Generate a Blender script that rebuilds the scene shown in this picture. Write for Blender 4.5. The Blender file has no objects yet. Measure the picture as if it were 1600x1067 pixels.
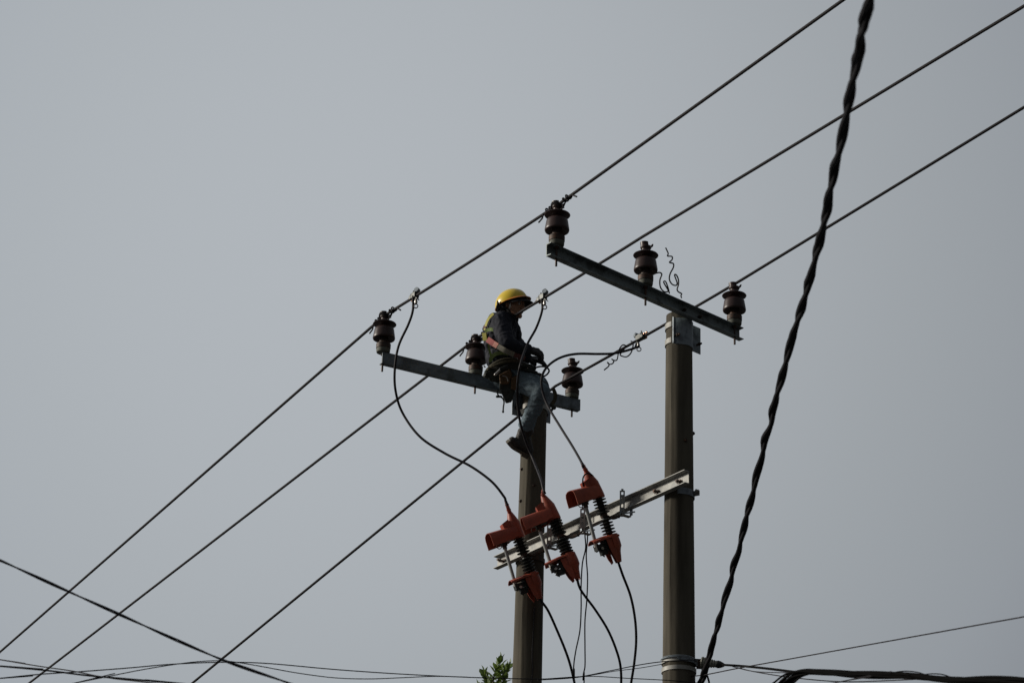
import bpy, math, random
from mathutils import Vector, Matrix, noise
random.seed(7)
S = bpy.context.scene
COL = S.collection
V = Vector
# ------------------------------------------------------------------ camera
PITCH, ROLL, LENS = math.radians(24), math.radians(1.8), 85.0
EYE = V((0, 0, 1.6))
FWD = V((0, math.cos(PITCH), math.sin(PITCH)))
_r0, _u0 = V((1, 0, 0)), V((0, -math.sin(PITCH), math.cos(PITCH)))
RGT = _r0*math.cos(ROLL) + _u0*math.sin(ROLL)
UPV = -_r0*math.sin(ROLL) + _u0*math.cos(ROLL)
FPX = LENS/36*1600
cd = bpy.data.cameras.new('camera'); cam = bpy.data.objects.new('camera', cd); COL.objects.link(cam)
cd.lens = LENS; cd.sensor_width = 36; cd.clip_start = .1; cd.clip_end = 3000
M3 = Matrix((RGT, UPV, -FWD)).transposed()
cam.matrix_world = Matrix.Translation(EYE) @ M3.to_4x4()
cd.dof.use_dof = True; cd.dof.focus_distance = 18.8; cd.dof.aperture_fstop = 4.0
S.camera = cam
# ------------------------------------------------------------------ light
SUN_AZ, SUN_EL = (-.99, .14), math.radians(20)
h = math.hypot(*SUN_AZ)
SUN = V((SUN_AZ[0]/h*math.cos(SUN_EL), SUN_AZ[1]/h*math.cos(SUN_EL), math.sin(SUN_EL)))
W = bpy.data.worlds.new('World'); S.world = W; W.use_nodes = True
nt = W.node_tree; nt.nodes.clear()
def N(t, **k):
    n = nt.nodes.new(t)
    for a, b in k.items(): setattr(n, a, b)
    return n
out = N('ShaderNodeOutputWorld'); bg = N('ShaderNodeBackground')
sky = N('ShaderNodeTexSky', sky_type='NISHITA', sun_disc=False)
sky.sun_elevation = SUN_EL; sky.sun_rotation = math.atan2(SUN.x, SUN.y)
sky.air_density = 1.5; sky.dust_density = 6
tc = N('ShaderNodeTexCoord')
dot = N('ShaderNodeVectorMath', operation='DOT_PRODUCT')
SKYDIR = V((-.021, .903, .430)).normalized()          # veiled bright part of the overcast; lens vignetting is put into its falloff
dot.inputs[1].default_value = SKYDIR
ramp = N('ShaderNodeValToRGB')
mr = N('ShaderNodeMapRange'); mr.inputs[1].default_value = -1; mr.inputs[2].default_value = 1
nt.links.new(tc.outputs['Generated'], dot.inputs[0]); nt.links.new(dot.outputs['Value'], mr.inputs[0])
nt.links.new(mr.outputs[0], ramp.inputs[0])
cr = ramp.color_ramp
SKY = [(0, (0.0753, 0.0806, 0.0883)), (.5, (0.1406, 0.1512, 0.1656)), (.8, (0.2509, 0.2722, 0.3010)), (.95, (0.3262, 0.3548, 0.3864)),
       (.9797, (0.3514, 0.3810, 0.4214)), (.985, (0.4015, 0.4354, 0.4736)), (.991, (0.4336, 0.4678, 0.4997)), (1, (0.5018, 0.5372, 0.5740))]
while len(cr.elements) < len(SKY): cr.elements.new(.5)
for e, (p, c) in zip(cr.elements, SKY): e.position = p; e.color = (*c, 1)
sc1 = N('ShaderNodeVectorMath', operation='SCALE'); sc1.inputs['Scale'].default_value = 10.0
nt.links.new(ramp.outputs['Color'], sc1.inputs[0])
dl = N('ShaderNodeVectorMath', operation='DOT_PRODUCT'); dl.inputs[1].default_value = SUN      # brighter towards the veiled sun
nt.links.new(tc.outputs['Generated'], dl.inputs[0])
ml = N('ShaderNodeMapRange'); ml.inputs[1].default_value = -1; ml.inputs[2].default_value = 1; ml.inputs[3].default_value = 2.0; ml.inputs[4].default_value = 12.35
nt.links.new(dl.outputs['Value'], ml.inputs[0]); nt.links.new(ml.outputs[0], sc1.inputs['Scale'])
hs = N('ShaderNodeHueSaturation'); hs.inputs['Saturation'].default_value = .35; hs.inputs['Value'].default_value = 1
nt.links.new(sky.outputs[0], hs.inputs['Color'])
mx = N('ShaderNodeMix', data_type='RGBA'); mx.inputs['Factor'].default_value = .95
nt.links.new(hs.outputs[0], mx.inputs[6]); nt.links.new(sc1.outputs[0], mx.inputs[7])
nt.links.new(mx.outputs[2], bg.inputs['Color']); bg.inputs['Strength'].default_value = .1
nt.links.new(bg.outputs[0], out.inputs['Surface'])
sd = bpy.data.lights.new('sun', 'SUN'); sd.energy = 2.8; sd.angle = math.radians(10); sd.color = (1, .93, .82)
so = bpy.data.objects.new('sun', sd); COL.objects.link(so)
so.rotation_euler = SUN.to_track_quat('Z', 'Y').to_euler()
S.view_settings.view_transform = 'Standard'; S.view_settings.look = 'None'
S.view_settings.exposure = 0; S.view_settings.gamma = 1
# ------------------------------------------------------------------ view geometry
def ray(x, y): return FWD + RGT*((x-800)/FPX) + UPV*((533.5-y)/FPX)
def at(x, y, D): return EYE + ray(x, y)*D                    # measured image position at distance D
def atz(x, y, z): d = ray(x, y); return EYE + d*((z-EYE.z)/d.z)
def proj(P): v = P-EYE; D = v.dot(FWD); return 800+FPX*v.dot(RGT)/D, 533.5-FPX*v.dot(UPV)/D, D
def onplane(x, y, p0, n): d = ray(x, y); return EYE + d*((p0-EYE).dot(n)/d.dot(n))
def along(a, b, px):
    lo, hi = -2.0, 3.0
    for _ in range(50):
        m = (lo+hi)/2
        if (proj(a.lerp(b, m))[0] < px) == (proj(b)[0] > proj(a)[0]): lo = m
        else: hi = m
    return a.lerp(b, lo)
def cdir(x, y, z): return (RGT*x + UPV*y - FWD*z).normalized()
# ------------------------------------------------------------------ materials
MATS = {}
def mat(name, base, rough=.6, metal=0, var=.25, scale=8, bump=0, spec=.5, spots=None, spot_amt=.5, spot_scale=3, coat=0, streak=False, sheen=0):
    m = bpy.data.materials.new(name); m.use_nodes = True
    t = m.node_tree; b = t.nodes['Principled BSDF']
    b.inputs['Roughness'].default_value = rough; b.inputs['Metallic'].default_value = metal
    b.inputs['Specular IOR Level'].default_value = spec
    if coat: b.inputs['Coat Weight'].default_value = coat; b.inputs['Coat Roughness'].default_value = .15
    if sheen: b.inputs['Sheen Weight'].default_value = sheen
    c = t.nodes.new('ShaderNodeTexCoord'); mp = t.nodes.new('ShaderNodeMapping')
    geo = t.nodes.new('ShaderNodeNewGeometry')
    t.links.new(geo.outputs['Position'], mp.inputs[0])
    if streak: mp.inputs['Scale'].default_value = (1, 1, .12)
    n = t.nodes.new('ShaderNodeTexNoise'); n.inputs['Scale'].default_value = scale; n.inputs['Detail'].default_value = 6
    n.inputs['Roughness'].default_value = .65
    t.links.new(mp.outputs[0], n.inputs['Vector'])
    r = t.nodes.new('ShaderNodeMapRange'); r.inputs[1].default_value = .3; r.inputs[2].default_value = .7
    r.inputs[3].default_value = 1-var; r.inputs[4].default_value = 1+var
    t.links.new(n.outputs['Fac'], r.inputs[0])
    s = t.nodes.new('ShaderNodeVectorMath'); s.operation = 'SCALE'
    t.links.new(r.outputs[0], s.inputs['Scale'])
    if spots:
        n2 = t.nodes.new('ShaderNodeTexNoise'); n2.inputs['Scale'].default_value = spot_scale; n2.inputs['Detail'].default_value = 8
        t.links.new(mp.outputs[0], n2.inputs['Vector'])
        r2 = t.nodes.new('ShaderNodeMapRange'); r2.inputs[1].default_value = .5; r2.inputs[2].default_value = .62
        r2.inputs[4].default_value = spot_amt
        t.links.new(n2.outputs['Fac'], r2.inputs[0])
        x = t.nodes.new('ShaderNodeMix'); x.data_type = 'RGBA'
        x.inputs[6].default_value = (*base, 1); x.inputs[7].default_value = (*spots, 1)
        t.links.new(r2.outputs[0], x.inputs[0]); t.links.new(x.outputs[2], s.inputs[0])
    else:
        s.inputs[0].default_value = base
    t.links.new(s.outputs[0], b.inputs['Base Color'])
    if bump:
        bp = t.nodes.new('ShaderNodeBump'); bp.inputs['Strength'].default_value = bump; bp.inputs['Distance'].default_value = .01
        t.links.new(n.outputs['Fac'], bp.inputs['Height']); t.links.new(bp.outputs[0], b.inputs['Normal'])
    MATS[name] = m
    return m
mat('concrete', (.108, .096, .072), .85, scale=14, var=.3, bump=.25, spots=(.05, .043, .032), spot_amt=.75, spot_scale=5, streak=True, spec=.25)
mat('concrete_dry', (.24, .21, .15), .85, scale=14, var=.25, bump=.25, streak=True, spec=.25)
mat('painted_steel', (.20, .235, .26), .55, metal=.35, scale=20, var=.22, spots=(.07, .075, .07), spot_amt=.6, spot_scale=9)
mat('dark_channel', (.24, .28, .285), .55, metal=.3, scale=20, var=.22, spots=(.05, .05, .045), spot_amt=.6, spot_scale=9)
mat('galvanised', (.33, .33, .31), .6, metal=.2, scale=30, var=.16, spots=(.25, .255, .25), spot_amt=.8, spot_scale=16)
mat('galvanised_plate', (.28, .32, .35), .5, metal=.45, scale=30, var=.2, spots=(.14, .16, .18), spot_amt=.8, spot_scale=18)
mat('strap_steel', (.36, .355, .33), .6, metal=.2, scale=30, var=.15)
mat('dark_steel', (.06, .045, .038), .6, metal=.4, scale=40, spots=(.11, .045, .02), spot_amt=.6, spot_scale=30)
mat('porcelain', (.050, .028, .025), .38, scale=10, var=.15, spec=.45)
mat('glazed_edge', (.045, .028, .022), .3, scale=10, var=.15)
mat('base_cement', (.12, .125, .10), .7, scale=40, var=.25)
mat('black_rubber', (.009, .008, .010), .8, spec=.2, scale=25, var=.3)
mat('cable_sheath', (.014, .012, .016), .6, spec=.3, scale=25, var=.3)
mat('wire_sheath', (.018, .015, .018), .7, spec=.25, scale=25, var=.35)
mat('bundle_sheath', (.004, .004, .004), .9, spec=.08)
mat('polymer', (.020, .024, .022), .5, scale=25)
mat('orange_cover', (.37, .075, .038), .48, scale=14, var=.15, spots=(.27, .055, .03), spot_amt=.5, spot_scale=10)
mat('orange_dark', (.40, .05, .025), .5, scale=14, var=.1)
mat('tube_grey', (.36, .37, .36), .35, scale=30, var=.08)
mat('alloy', (.52, .50, .47), .35, metal=.8, scale=60, var=.25)
mat('clamp_alloy', (.10, .105, .10), .5, metal=.5, scale=60, var=.3)
mat('copper', (.65, .38, .26), .3, metal=.9, scale=60, var=.2)
mat('skin', (.42, .225, .14), .5, scale=30, var=.12)
mat('hair', (.012, .009, .008), .5)
mat('eye_white', (.55, .52, .48), .2); mat('lip', (.20, .07, .05), .45)
mat('jacket', (.020, .022, .032), .8, scale=40, var=.3, bump=.3, spec=.25)
mat('denim', (.150, .20, .235), .85, scale=60, var=.22, bump=.5, spots=(.23, .29, .325), spot_amt=.6, spot_scale=12, spec=.2)
mat('glove', (.012, .011, .013), .75, scale=50, var=.3, bump=.3)
mat('boot', (.040, .036, .032), .6, scale=50, var=.3, bump=.3)
mat('boot_sole', (.13, .115, .09), .75, scale=50, var=.3)
mat('helmet', (.86, .62, .045), .32, scale=6, var=.06, coat=.3)
mat('helmet_rim', (.62, .22, .03), .4, scale=6, var=.06)
mat('helmet_liner', (.012, .012, .013), .7)
mat('hi_vis', (.50, .46, .10), .7, scale=60, var=.15)
mat('hi_vis_green', (.28, .38, .13), .7, scale=60, var=.2)
mat('red_web', (.30, .028, .022), .65, scale=60, var=.15)
mat('pink_web', (.55, .20, .14), .65, scale=60, var=.15)
mat('grey_web', (.24, .22, .17), .75, scale=80, var=.2)
mat('maroon_web', (.11, .025, .018), .7, scale=60, var=.2)
mat('rope', (.085, .075, .045), .85, scale=90, var=.35, bump=.4)
mat('leather', (.10, .052, .018), .65, scale=30, var=.3)
mat('belt', (.03, .035, .028), .75, scale=40, var=.3)
mat('leaf', (.12, .18, .04), .5, scale=9, var=.5)
mat('bark', (.10, .075, .05), .9, scale=20, var=.3, bump=.5)
mat('asphalt', (.05, .05, .05), .9, scale=4, var=.2, bump=.3)
mat('wet_tape', (.20, .20, .165), .6, scale=50, var=.3)
_t = MATS['leaf'].node_tree; _b = _t.nodes['Principled BSDF']; _tr = _t.nodes.new('ShaderNodeBsdfTranslucent'); _m = _t.nodes.new('ShaderNodeMixShader')
_tr.inputs[0].default_value = (.20, .30, .06, 1); _m.inputs[0].default_value = .25
_t.links.new(_b.outputs[0], _m.inputs[1]); _t.links.new(_tr.outputs[0], _m.inputs[2]); _t.links.new(_m.outputs[0], _t.nodes['Material Output'].inputs['Surface'])
# ------------------------------------------------------------------ mesh helpers
def frame(t, ref=V((0, 0, 1))):
    t = t.normalized()
    if abs(t.dot(ref)) > .97: ref = V((1, 0, 0))
    a = t.cross(ref).normalized(); return a, t.cross(a).normalized()
def spline(pts, per=10):
    pts = [V(p) for p in pts]
    if len(pts) < 3: return [pts[0].lerp(pts[-1], i/per) for i in range(per+1)]
    P = [pts[0]*2-pts[1]] + pts + [pts[-1]*2-pts[-2]]
    o = []
    for i in range(1, len(P)-2):
        p0, p1, p2, p3 = P[i-1:i+3]
        for k in range(per):
            t = k/per
            o.append(.5*((2*p1)+(p2-p0)*t+(2*p0-5*p1+4*p2-p3)*t*t+(3*p1-p0-3*p2+p3)*t**3))
    o.append(pts[-1]); return o
XF = {}
class MB:
    def __init__(s): s.v = []; s.f = []
    def add(s, vs, fs):
        o = len(s.v); s.v += [V(p) for p in vs]; s.f += [tuple(i+o for i in f) for f in fs]; return s
    def tube(s, pts, r, seg=10, cap=True, close=False):
        pts = [V(p) for p in pts]; n = len(pts)
        rs = r if isinstance(r, (list, tuple)) else [r]*n
        vs = []; fs = []; a = None
        for i, p in enumerate(pts):
            if close: t = pts[(i+1) % n]-pts[i-1]
            else: t = pts[min(i+1, n-1)]-pts[max(i-1, 0)]
            t = t.normalized() if t.length > 1e-9 else V((0, 0, 1))
            if a is None: a, b = frame(t)
            else:
                a = (a - t*a.dot(t)); a = a.normalized() if a.length > 1e-6 else frame(t)[0]
                b = t.cross(a)
            for k in range(seg):
                th = 2*math.pi*k/seg; vs.append(p + (a*math.cos(th)+b*math.sin(th))*rs[i])
        for i in range(n if close else n-1):
            j = (i+1) % n
            for k in range(seg):
                l = (k+1) % seg; fs.append((i*seg+k, i*seg+l, j*seg+l, j*seg+k))
        if cap and not close:
            fs.append(tuple(range(seg))[::-1]); fs.append(tuple((n-1)*seg+k for k in range(seg)))
        return s.add(vs, fs)
    def lathe(s, prof, o=V((0, 0, 0)), ax=V((0, 0, 1)), seg=28, cap=True):
        a, b = frame(ax); vs = []; fs = []; n = len(prof)
        for r, z in prof:
            for k in range(seg):
                th = 2*math.pi*k/seg; vs.append(V(o)+ax*z+(a*math.cos(th)+b*math.sin(th))*r)
        for i in range(n-1):
            for k in range(seg):
                l = (k+1) % seg; fs.append((i*seg+k, i*seg+l, (i+1)*seg+l, (i+1)*seg+k))
        if cap:
            fs.append(tuple(range(seg))[::-1]); fs.append(tuple((n-1)*seg+k for k in range(seg)))
        return s.add(vs, fs)
    def box(s, c, x, y, z):                       # c centre; x, y, z half vectors
        c, x, y, z = V(c), V(x), V(y), V(z)
        vs = [c+x*i+y*j+z*k for k in (-1, 1) for j in (-1, 1) for i in (-1, 1)]
        return s.add(vs, [(0, 2, 3, 1), (4, 5, 7, 6), (0, 1, 5, 4), (2, 6, 7, 3), (0, 4, 6, 2), (1, 3, 7, 5)])
    def prism(s, poly, o, ax, ay, az):            # polygon in ax, ay, extruded along az (full vector)
        o, ax, ay, az = V(o), V(ax), V(ay), V(az); n = len(poly)
        vs = [o+ax*x+ay*y for x, y in poly]; vs += [p+az for p in vs]
        fs = [tuple(range(n))[::-1], tuple(range(n, 2*n))]
        fs += [(i, (i+1) % n, n+(i+1) % n, n+i) for i in range(n)]
        return s.add(vs, fs)
    def sheet(s, rows, th):                       # grid of points thickened along its normals
        R, Cn = len(rows), len(rows[0]); rows = [[V(p) for p in r] for r in rows]
        nr = []
        for i in range(R):
            for j in range(Cn):
                du = rows[min(i+1, R-1)][j]-rows[max(i-1, 0)][j]; dv = rows[i][min(j+1, Cn-1)]-rows[i][max(j-1, 0)]
                nn = du.cross(dv); nr.append(nn.normalized() if nn.length > 1e-12 else V((0, 0, 1)))
        flat = [p for r in rows for p in r]
        vs = [p+n*th/2 for p, n in zip(flat, nr)] + [p-n*th/2 for p, n in zip(flat, nr)]
        K = R*Cn; fs = []
        for i in range(R-1):
            for j in range(Cn-1):
                a = i*Cn+j; q = (a, a+1, a+Cn+1, a+Cn); fs.append(q); fs.append(tuple(K+t for t in q[::-1]))
        edge = [j for j in range(Cn)]+[i*Cn+Cn-1 for i in range(1, R)]+[(R-1)*Cn+j for j in range(Cn-2, -1, -1)]+[i*Cn for i in range(R-2, 0, -1)]
        for i in range(len(edge)):
            a, b = edge[i], edge[(i+1) % len(edge)]; fs.append((b, a, K+a, K+b))
        return s.add(vs, fs)
    def sphere(s, c, r, seg=14, rings=9):         # r float or (rx, ry, rz)
        r = (r, r, r) if not isinstance(r, (tuple, list)) else r
        vs = [V(c)+V((0, 0, -r[2]))]; fs = []
        for i in range(1, rings):
            ph = -math.pi/2+math.pi*i/rings
            for k in range(seg):
                th = 2*math.pi*k/seg; vs.append(V(c)+V((r[0]*math.cos(ph)*math.cos(th), r[1]*math.cos(ph)*math.sin(th), r[2]*math.sin(ph))))
        vs.append(V(c)+V((0, 0, r[2]))); L = len(vs)-1
        for k in range(seg): fs.append((0, 1+(k+1) % seg, 1+k)); fs.append((L, L-seg+k, L-seg+(k+1) % seg))
        for i in range(rings-2):
            for k in range(seg):
                l = (k+1) % seg; fs.append((1+i*seg+k, 1+i*seg+l, 1+(i+1)*seg+l, 1+(i+1)*seg+k))
        return s.add(vs, fs)
    def cap(s, a, ra, b, rb):                     # round ended tapered limb
        a, b = V(a), V(b); s.sphere(a, ra); s.sphere(b, rb)
        if (b-a).length > 1e-5: s.tube([a, b], [ra, rb], 16)
        return s
    def build(s, name, material, parent=None, smooth=True, sharp=35):
        inv = XF[parent.name].inverted() if parent else None
        if parent is None:
            c = s.v[0].copy(); inv = Matrix.Translation(-c)
        me = bpy.data.meshes.new(name); me.from_pydata([inv @ p for p in s.v], [], s.f); me.validate(); me.update()
        me.materials.append(MATS[material])
        if smooth:
            me.polygons.foreach_set('use_smooth', [True]*len(me.polygons))
            try: me.set_sharp_from_angle(angle=math.radians(sharp))
            except Exception: pass
        o = bpy.data.objects.new(name, me); COL.objects.link(o)
        if parent: o.parent = parent; XF[o.name] = XF[parent.name]
        else: o.location = c; XF[o.name] = Matrix.Translation(c)
        return o
def tag(o, label=None, cat=None, group=None, kind=None):
    if label: o['label'] = label
    if cat: o['category'] = cat
    if group: o['group'] = group
    if kind: o['kind'] = kind
    return o
def empty(name, M, label=None, cat=None, group=None):
    if isinstance(M, Vector): M = Matrix.Translation(M)
    o = bpy.data.objects.new(name, None); COL.objects.link(o); o.empty_display_size = .1
    o.matrix_world = M; XF[o.name] = M.copy(); return tag(o, label, cat, group)
def basis(o, x, y, z):
    M = Matrix((V(x).normalized(), V(y).normalized(), V(z).normalized())).transposed().to_4x4(); M.translation = o; return M
def copy_tree(src, parent=None):
    c = src.copy(); COL.objects.link(c)
    if parent: c.parent = parent
    for ch in list(src.children): copy_tree(ch, c)
    return c
def remeshed(mb, voxel, smooth=4, fold=0, fold_scale=18, seed=0, aniso=None):
    me = bpy.data.meshes.new('tmp'); me.from_pydata(mb.v, [], mb.f); me.update()
    o = bpy.data.objects.new('tmp', me); COL.objects.link(o)
    m = o.modifiers.new('r', 'REMESH'); m.mode = 'VOXEL'; m.voxel_size = voxel
    if smooth: m2 = o.modifiers.new('s', 'SMOOTH'); m2.iterations = smooth; m2.factor = .5
    dg = bpy.context.evaluated_depsgraph_get(); ev = o.evaluated_get(dg); em = ev.to_mesh()
    vs = [v.co.copy() for v in em.vertices]; ns = [v.normal.copy() for v in em.vertices]; fs = [tuple(p.vertices) for p in em.polygons]
    ev.to_mesh_clear(); bpy.data.objects.remove(o); bpy.data.meshes.remove(me)
    if fold:
        for i, (p, n) in enumerate(zip(vs, ns)):
            q = p*fold_scale+V((seed, seed*2, 0))
            if aniso: q = q - aniso*(q.dot(aniso)*.6)
            k = noise.noise(q)+.5*noise.noise(q*2.3)
            k = 1-abs(k)*2.2                       # ridged, so folds crease
            vs[i] = p+n*k*fold
    r = MB(); r.v = vs; r.f = fs; return r
Z = V((0, 0, 1))
# ------------------------------------------------------------------ ground
g = MB(); nG = 40; R_ = 1500
rows = [[V((-R_+2*R_*i/nG, -R_+2*R_*j/nG, 0)) for i in range(nG+1)] for j in range(nG+1)]
g.add([p for r in rows for p in r], [(j*(nG+1)+i, j*(nG+1)+i+1, (j+1)*(nG+1)+i+1, (j+1)*(nG+1)+i) for j in range(nG) for i in range(nG)])
tag(g.build('ground', 'asphalt'), kind='structure')
# ------------------------------------------------------------------ layout of the two poles
RA = at(861, 378, 17.3); ZC = RA.z                       # top edge of the near arm
RB = atz(1162, 512, ZC); LA = atz(598, 549, ZC); LB = atz(907, 624, ZC)
rx = (RB-RA).normalized(); ry = V((rx.y, -rx.x, 0))      # near arm: outward points to the camera side
lx = (LB-LA).normalized(); ly = V((-lx.y, lx.x, 0))      # far arm: outward points away from the camera
RP = along(RA, RB, 1086) - ry*.165                       # pole axes (flange .05 + radius)
LP = along(LA, LB, 825) - ly*.118
RP.z = LP.z = 0
ZR, ZL = ZC-.035, ZC-.02
def radius(ztop, z): return .098+(ztop-z)*.0067
print('poles', RP, LP, 'ZC', ZC, (RP-LP).length)
for nm, P, ys in (('R', RP, (540, 1060)), ('L', LP, (700, 1060))):
    for zz in (ZC-.3, ZC-1.5, ZC-2.6): x, y, D = proj(V((P.x, P.y, zz))); print(nm, round(x), round(y), round(D, 2), 'w', round(2*radius(ZC, zz)*FPX/D))
def make_pole(P, ztop, label, seam_ang, seed):
    root = empty('utility_pole', V((P.x, P.y, 0)), label, 'utility pole', 'round concrete utility poles')
    m = MB(); seg = 64; n = 60; vs = []; fs = []
    for i in range(n+1):
        z = ztop*i/n
        for k in range(seg):
            th = 2*math.pi*k/seg
            r = radius(ztop, z)
            d = (th-seam_ang+math.pi) % (2*math.pi)-math.pi
            wob = .05*noise.noise(V((seed, 0, z*1.3)))
            for s_, hgt in ((0, .005), (math.pi, .005)):
                dd = abs(((th-seam_ang-s_-wob+math.pi) % (2*math.pi))-math.pi)
                r += hgt*max(0, 1-dd/.12)
            r += .0012*noise.noise(V((math.cos(th)*2, math.sin(th)*2, z*3+seed)))
            vs.append(V((P.x+r*math.cos(th), P.y+r*math.sin(th), z)))
    for i in range(n):
        for k in range(seg):
            l = (k+1) % seg; fs.append((i*seg+k, i*seg+l, (i+1)*seg+l, (i+1)*seg+k))
    fs.append(tuple(n*seg+k for k in range(seg)))
    m.add(vs, fs).build('shaft', 'concrete', root)
    return root
poleR = make_pole(RP, ZR, 'thick weathered concrete pole at right, with nobody on it', math.radians(-128), 3)
poleL = make_pole(LP, ZL, 'weathered concrete pole whose top the lineman in the yellow helmet sits on', math.radians(-116), 9)
def hoop(name, P, z, hgt, material, parent, a0=0, a1=2*math.pi, th=.004, ztop=None):
    rr = radius(ztop or ZC, z)+.006; rows = []
    full = a1-a0 > 6.2; n = 48
    for k in range(n+1):
        a = a0+(a1-a0)*k/n; c, s_ = math.cos(a), math.sin(a)
        rows.append([V((P.x+rr*c, P.y+rr*s_, z-hgt/2)), V((P.x+rr*c, P.y+rr*s_, z+hgt/2))])
    return MB().sheet(rows, th).build(name, material, parent)
def bolt(m, p, ax, L=.05, r=.009, hr=.016, hl=.012):
    ax = V(ax).normalized(); a, b = frame(ax)
    m.tube([p-ax*.005, p+ax*L], r, 8)
    m.add(*hexa(p+ax*.0, ax, hr, hl)); m.add(*hexa(p+ax*(L*.55), ax, hr*.8, hl))
def hexa(p, ax, r, L):
    a, b = frame(ax); vs = [p+(a*math.cos(k*math.pi/3)+b*math.sin(k*math.pi/3))*r+ax*j*L for j in (0, 1) for k in range(6)]
    return vs, [tuple(range(6))[::-1], tuple(range(6, 12))]+[(k, (k+1) % 6, 6+(k+1) % 6, 6+k) for k in range(6)]
def channel(m, a, b, y, hgt, fl, t, shape='C'):
    """web at a..b (top edge of web), flanges run along +y"""
    ax = (b-a)
    poly = [(0, 0), (fl, 0), (fl, -t*.8), (t, -t*1.3), (t, -hgt+t*1.3), (fl, -hgt+t*.8), (fl, -hgt), (0, -hgt)]
    m.prism(poly, a, y, Z, ax)
def make_arm(A, B, x, y, P, zt, label, steel, plate_z, plate_h, off_web, px_bolts, straps, lw=.075, strap_mat='strap_steel', plate_mat='galvanised_plate'):
    root = empty('cross_arm', (A+B)/2, label, 'cross arm', 'steel cross arms on the pole tops')
    m = MB(); channel(m, A+y*off_web, B+y*off_web, y, .098, .05, .0065); m.build('channel_beam', steel, root, smooth=False)
    # hoop plate: two flat wings and a half round bulge wrapped on the pole
    r = radius(ZC, plate_z)+.004; base = V((P.x, P.y, 0)); prof = []
    wing = .045
    prof += [(-r-lw, r*.50), (-r*.93, r*.50)]
    for k in range(13):
        a = math.radians(150-120*k/12); prof.append((r*math.cos(a)*1.0, r*math.sin(a)))
    prof += [(r*.93, r*.50), (r+wing+.03, r*.50)]
    rows = [[base+x*u+y*v+Z*(plate_z+plate_h/2), base+x*u+y*v+Z*(plate_z-plate_h/2)] for u, v in prof]
    MB().sheet(rows, .006).build('hoop_plate', plate_mat, root, sharp=20)
    ang = math.atan2(-y.y, -y.x)
    for z_ in straps: hoop('strap', base, z_, .042, strap_mat, root, ang-1.75, ang+1.75)
    for su, sv in ((-1, min(.035, lw-.022)), (1, .035)):
        mb = MB(); p = base+x*(su*(r+sv))+y*(r*.5)+Z*(plate_z-plate_h*.2); bolt(mb, p-y*.015, y, .065, .008, .017); mb.build('bolt', 'dark_steel', root)
    for su in (-1, 1):
        mb = MB(); p = base+x*(su*.085)+y*(off_web+(A-base).dot(y))+Z*(ZC-.052); bolt(mb, p-y*.02, y, .06, .008, .017); mb.build('bolt', 'dark_steel', root)
    return root
offR = .0
RArm_shift = -.05       # the lip seen in the photo is the flange edge, the web sits behind it
armR = make_arm(RA, RB, rx, ry, RP, ZR, 'dark channel cross arm atop the right hand pole, three brown insulators on it', 'dark_channel', ZC-.20, .215, RArm_shift, None, (ZC-.135, ZC-.265), lw=.018)
armL = make_arm(LA, LB, lx, ly, LP, ZL, 'slate grey channel cross arm the lineman sits on, smooth face to the viewer', 'painted_steel', ZC-.20, .215, 0, None, (ZC-.24,))
# ------------------------------------------------------------------ insulators
def make_insulator():
    root = empty('pin_insulator', V((0, 0, 0)))
    m = MB(); m.lathe([(.048, 0), (.053, .003), (.0555, .018), (.0555, .033), (.050, .036)]); m.build('base_ring', 'base_cement', root)
    m = MB(); m.lathe([(.054, .034), (.058, .037), (.059, .074), (.052, .081), (.036, .090), (.035, .15)], seg=32); m.build('metal_collar', 'dark_steel', root)
    m = MB()
    m.lathe([(.034, .125), (.060, .112), (.076, .094), (.081, .089), (.087, .092), (.0895, .101), (.0890, .112), (.085, .140), (.081, .168), (.0785, .188),
             (.073, .198), (.060, .204), (.044, .209), (.038, .217), (.038, .226), (.056, .231), (.080, .233), (.0925, .236), (.0945, .240), (.092, .244), (.080, .250), (.058, .259),
             (.040, .267), (.034, .278), (.031, .294), (.035, .306), (.040, .312)], seg=44)
    m.v = [V((p.x, p.y, .116+(p.z-.089)*(.312-.116)/(.312-.089))) for p in m.v]
    m.build('porcelain_body', 'porcelain', root, sharp=60)
    # head: cut cap with a horn beside the groove
    m = MB()
    pts = [(.006, -.034), (.006, .034)]+[(-.004-.034*math.sin(math.pi*k/10), .034*math.cos(math.pi*k/10)) for k in range(11)]
    m.prism(pts, V((0, 0, .310)), V((1, 0, 0)), V((0, 1, 0)), V((-.006, 0, .042)))
    m.lathe([(.036, .300), (.041, .308), (.043, .314), (.040, .322), (.030, .324)], seg=24)
    m.prism([(.018, .316), (.034, .312), (.050, .326), (.055, .346), (.047, .349), (.040, .334), (.026, .326)], V((0, -.020, 0)), V((1, 0, 0)), V((0, 0, 1)), V((0, .040, 0)))
    m.build('saddle_head', 'porcelain', root, sharp=40)
    m = MB(); m.tube([V((0, 0, -.16)), V((0, 0, 0))], .0085, 8); m.add(*hexa(V((0, 0, -.022)), V((0, 0, 1)), .018, .015)); m.build('stud', 'dark_steel', root)
    return root
iproto = make_insulator()
INS = {}
spec = [('L0', LA, LB, 601, ly, .028, 'leftmost brown insulator, at the left end of the arm the lineman sits on'),
        ('L1', LA, LB, 745.5, ly, .028, 'brown insulator right behind the back of the seated lineman'),
        ('L2', LA, LB, 896.5, ly, .028, 'brown insulator beyond the knee of the lineman, crossed by a line'),
        ('R0', RA, RB, 873, -ry, .022, 'highest brown insulator, at the left end of the arm on the right hand pole'),
        ('R1', RA, RB, 1012, -ry, .022, 'brown insulator beside the curled loose tie wires, with an empty head'),
        ('R2', RA, RB, 1151, -ry, .022, 'brown insulator at the right end of the right hand arm, line resting on its head')]
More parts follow.
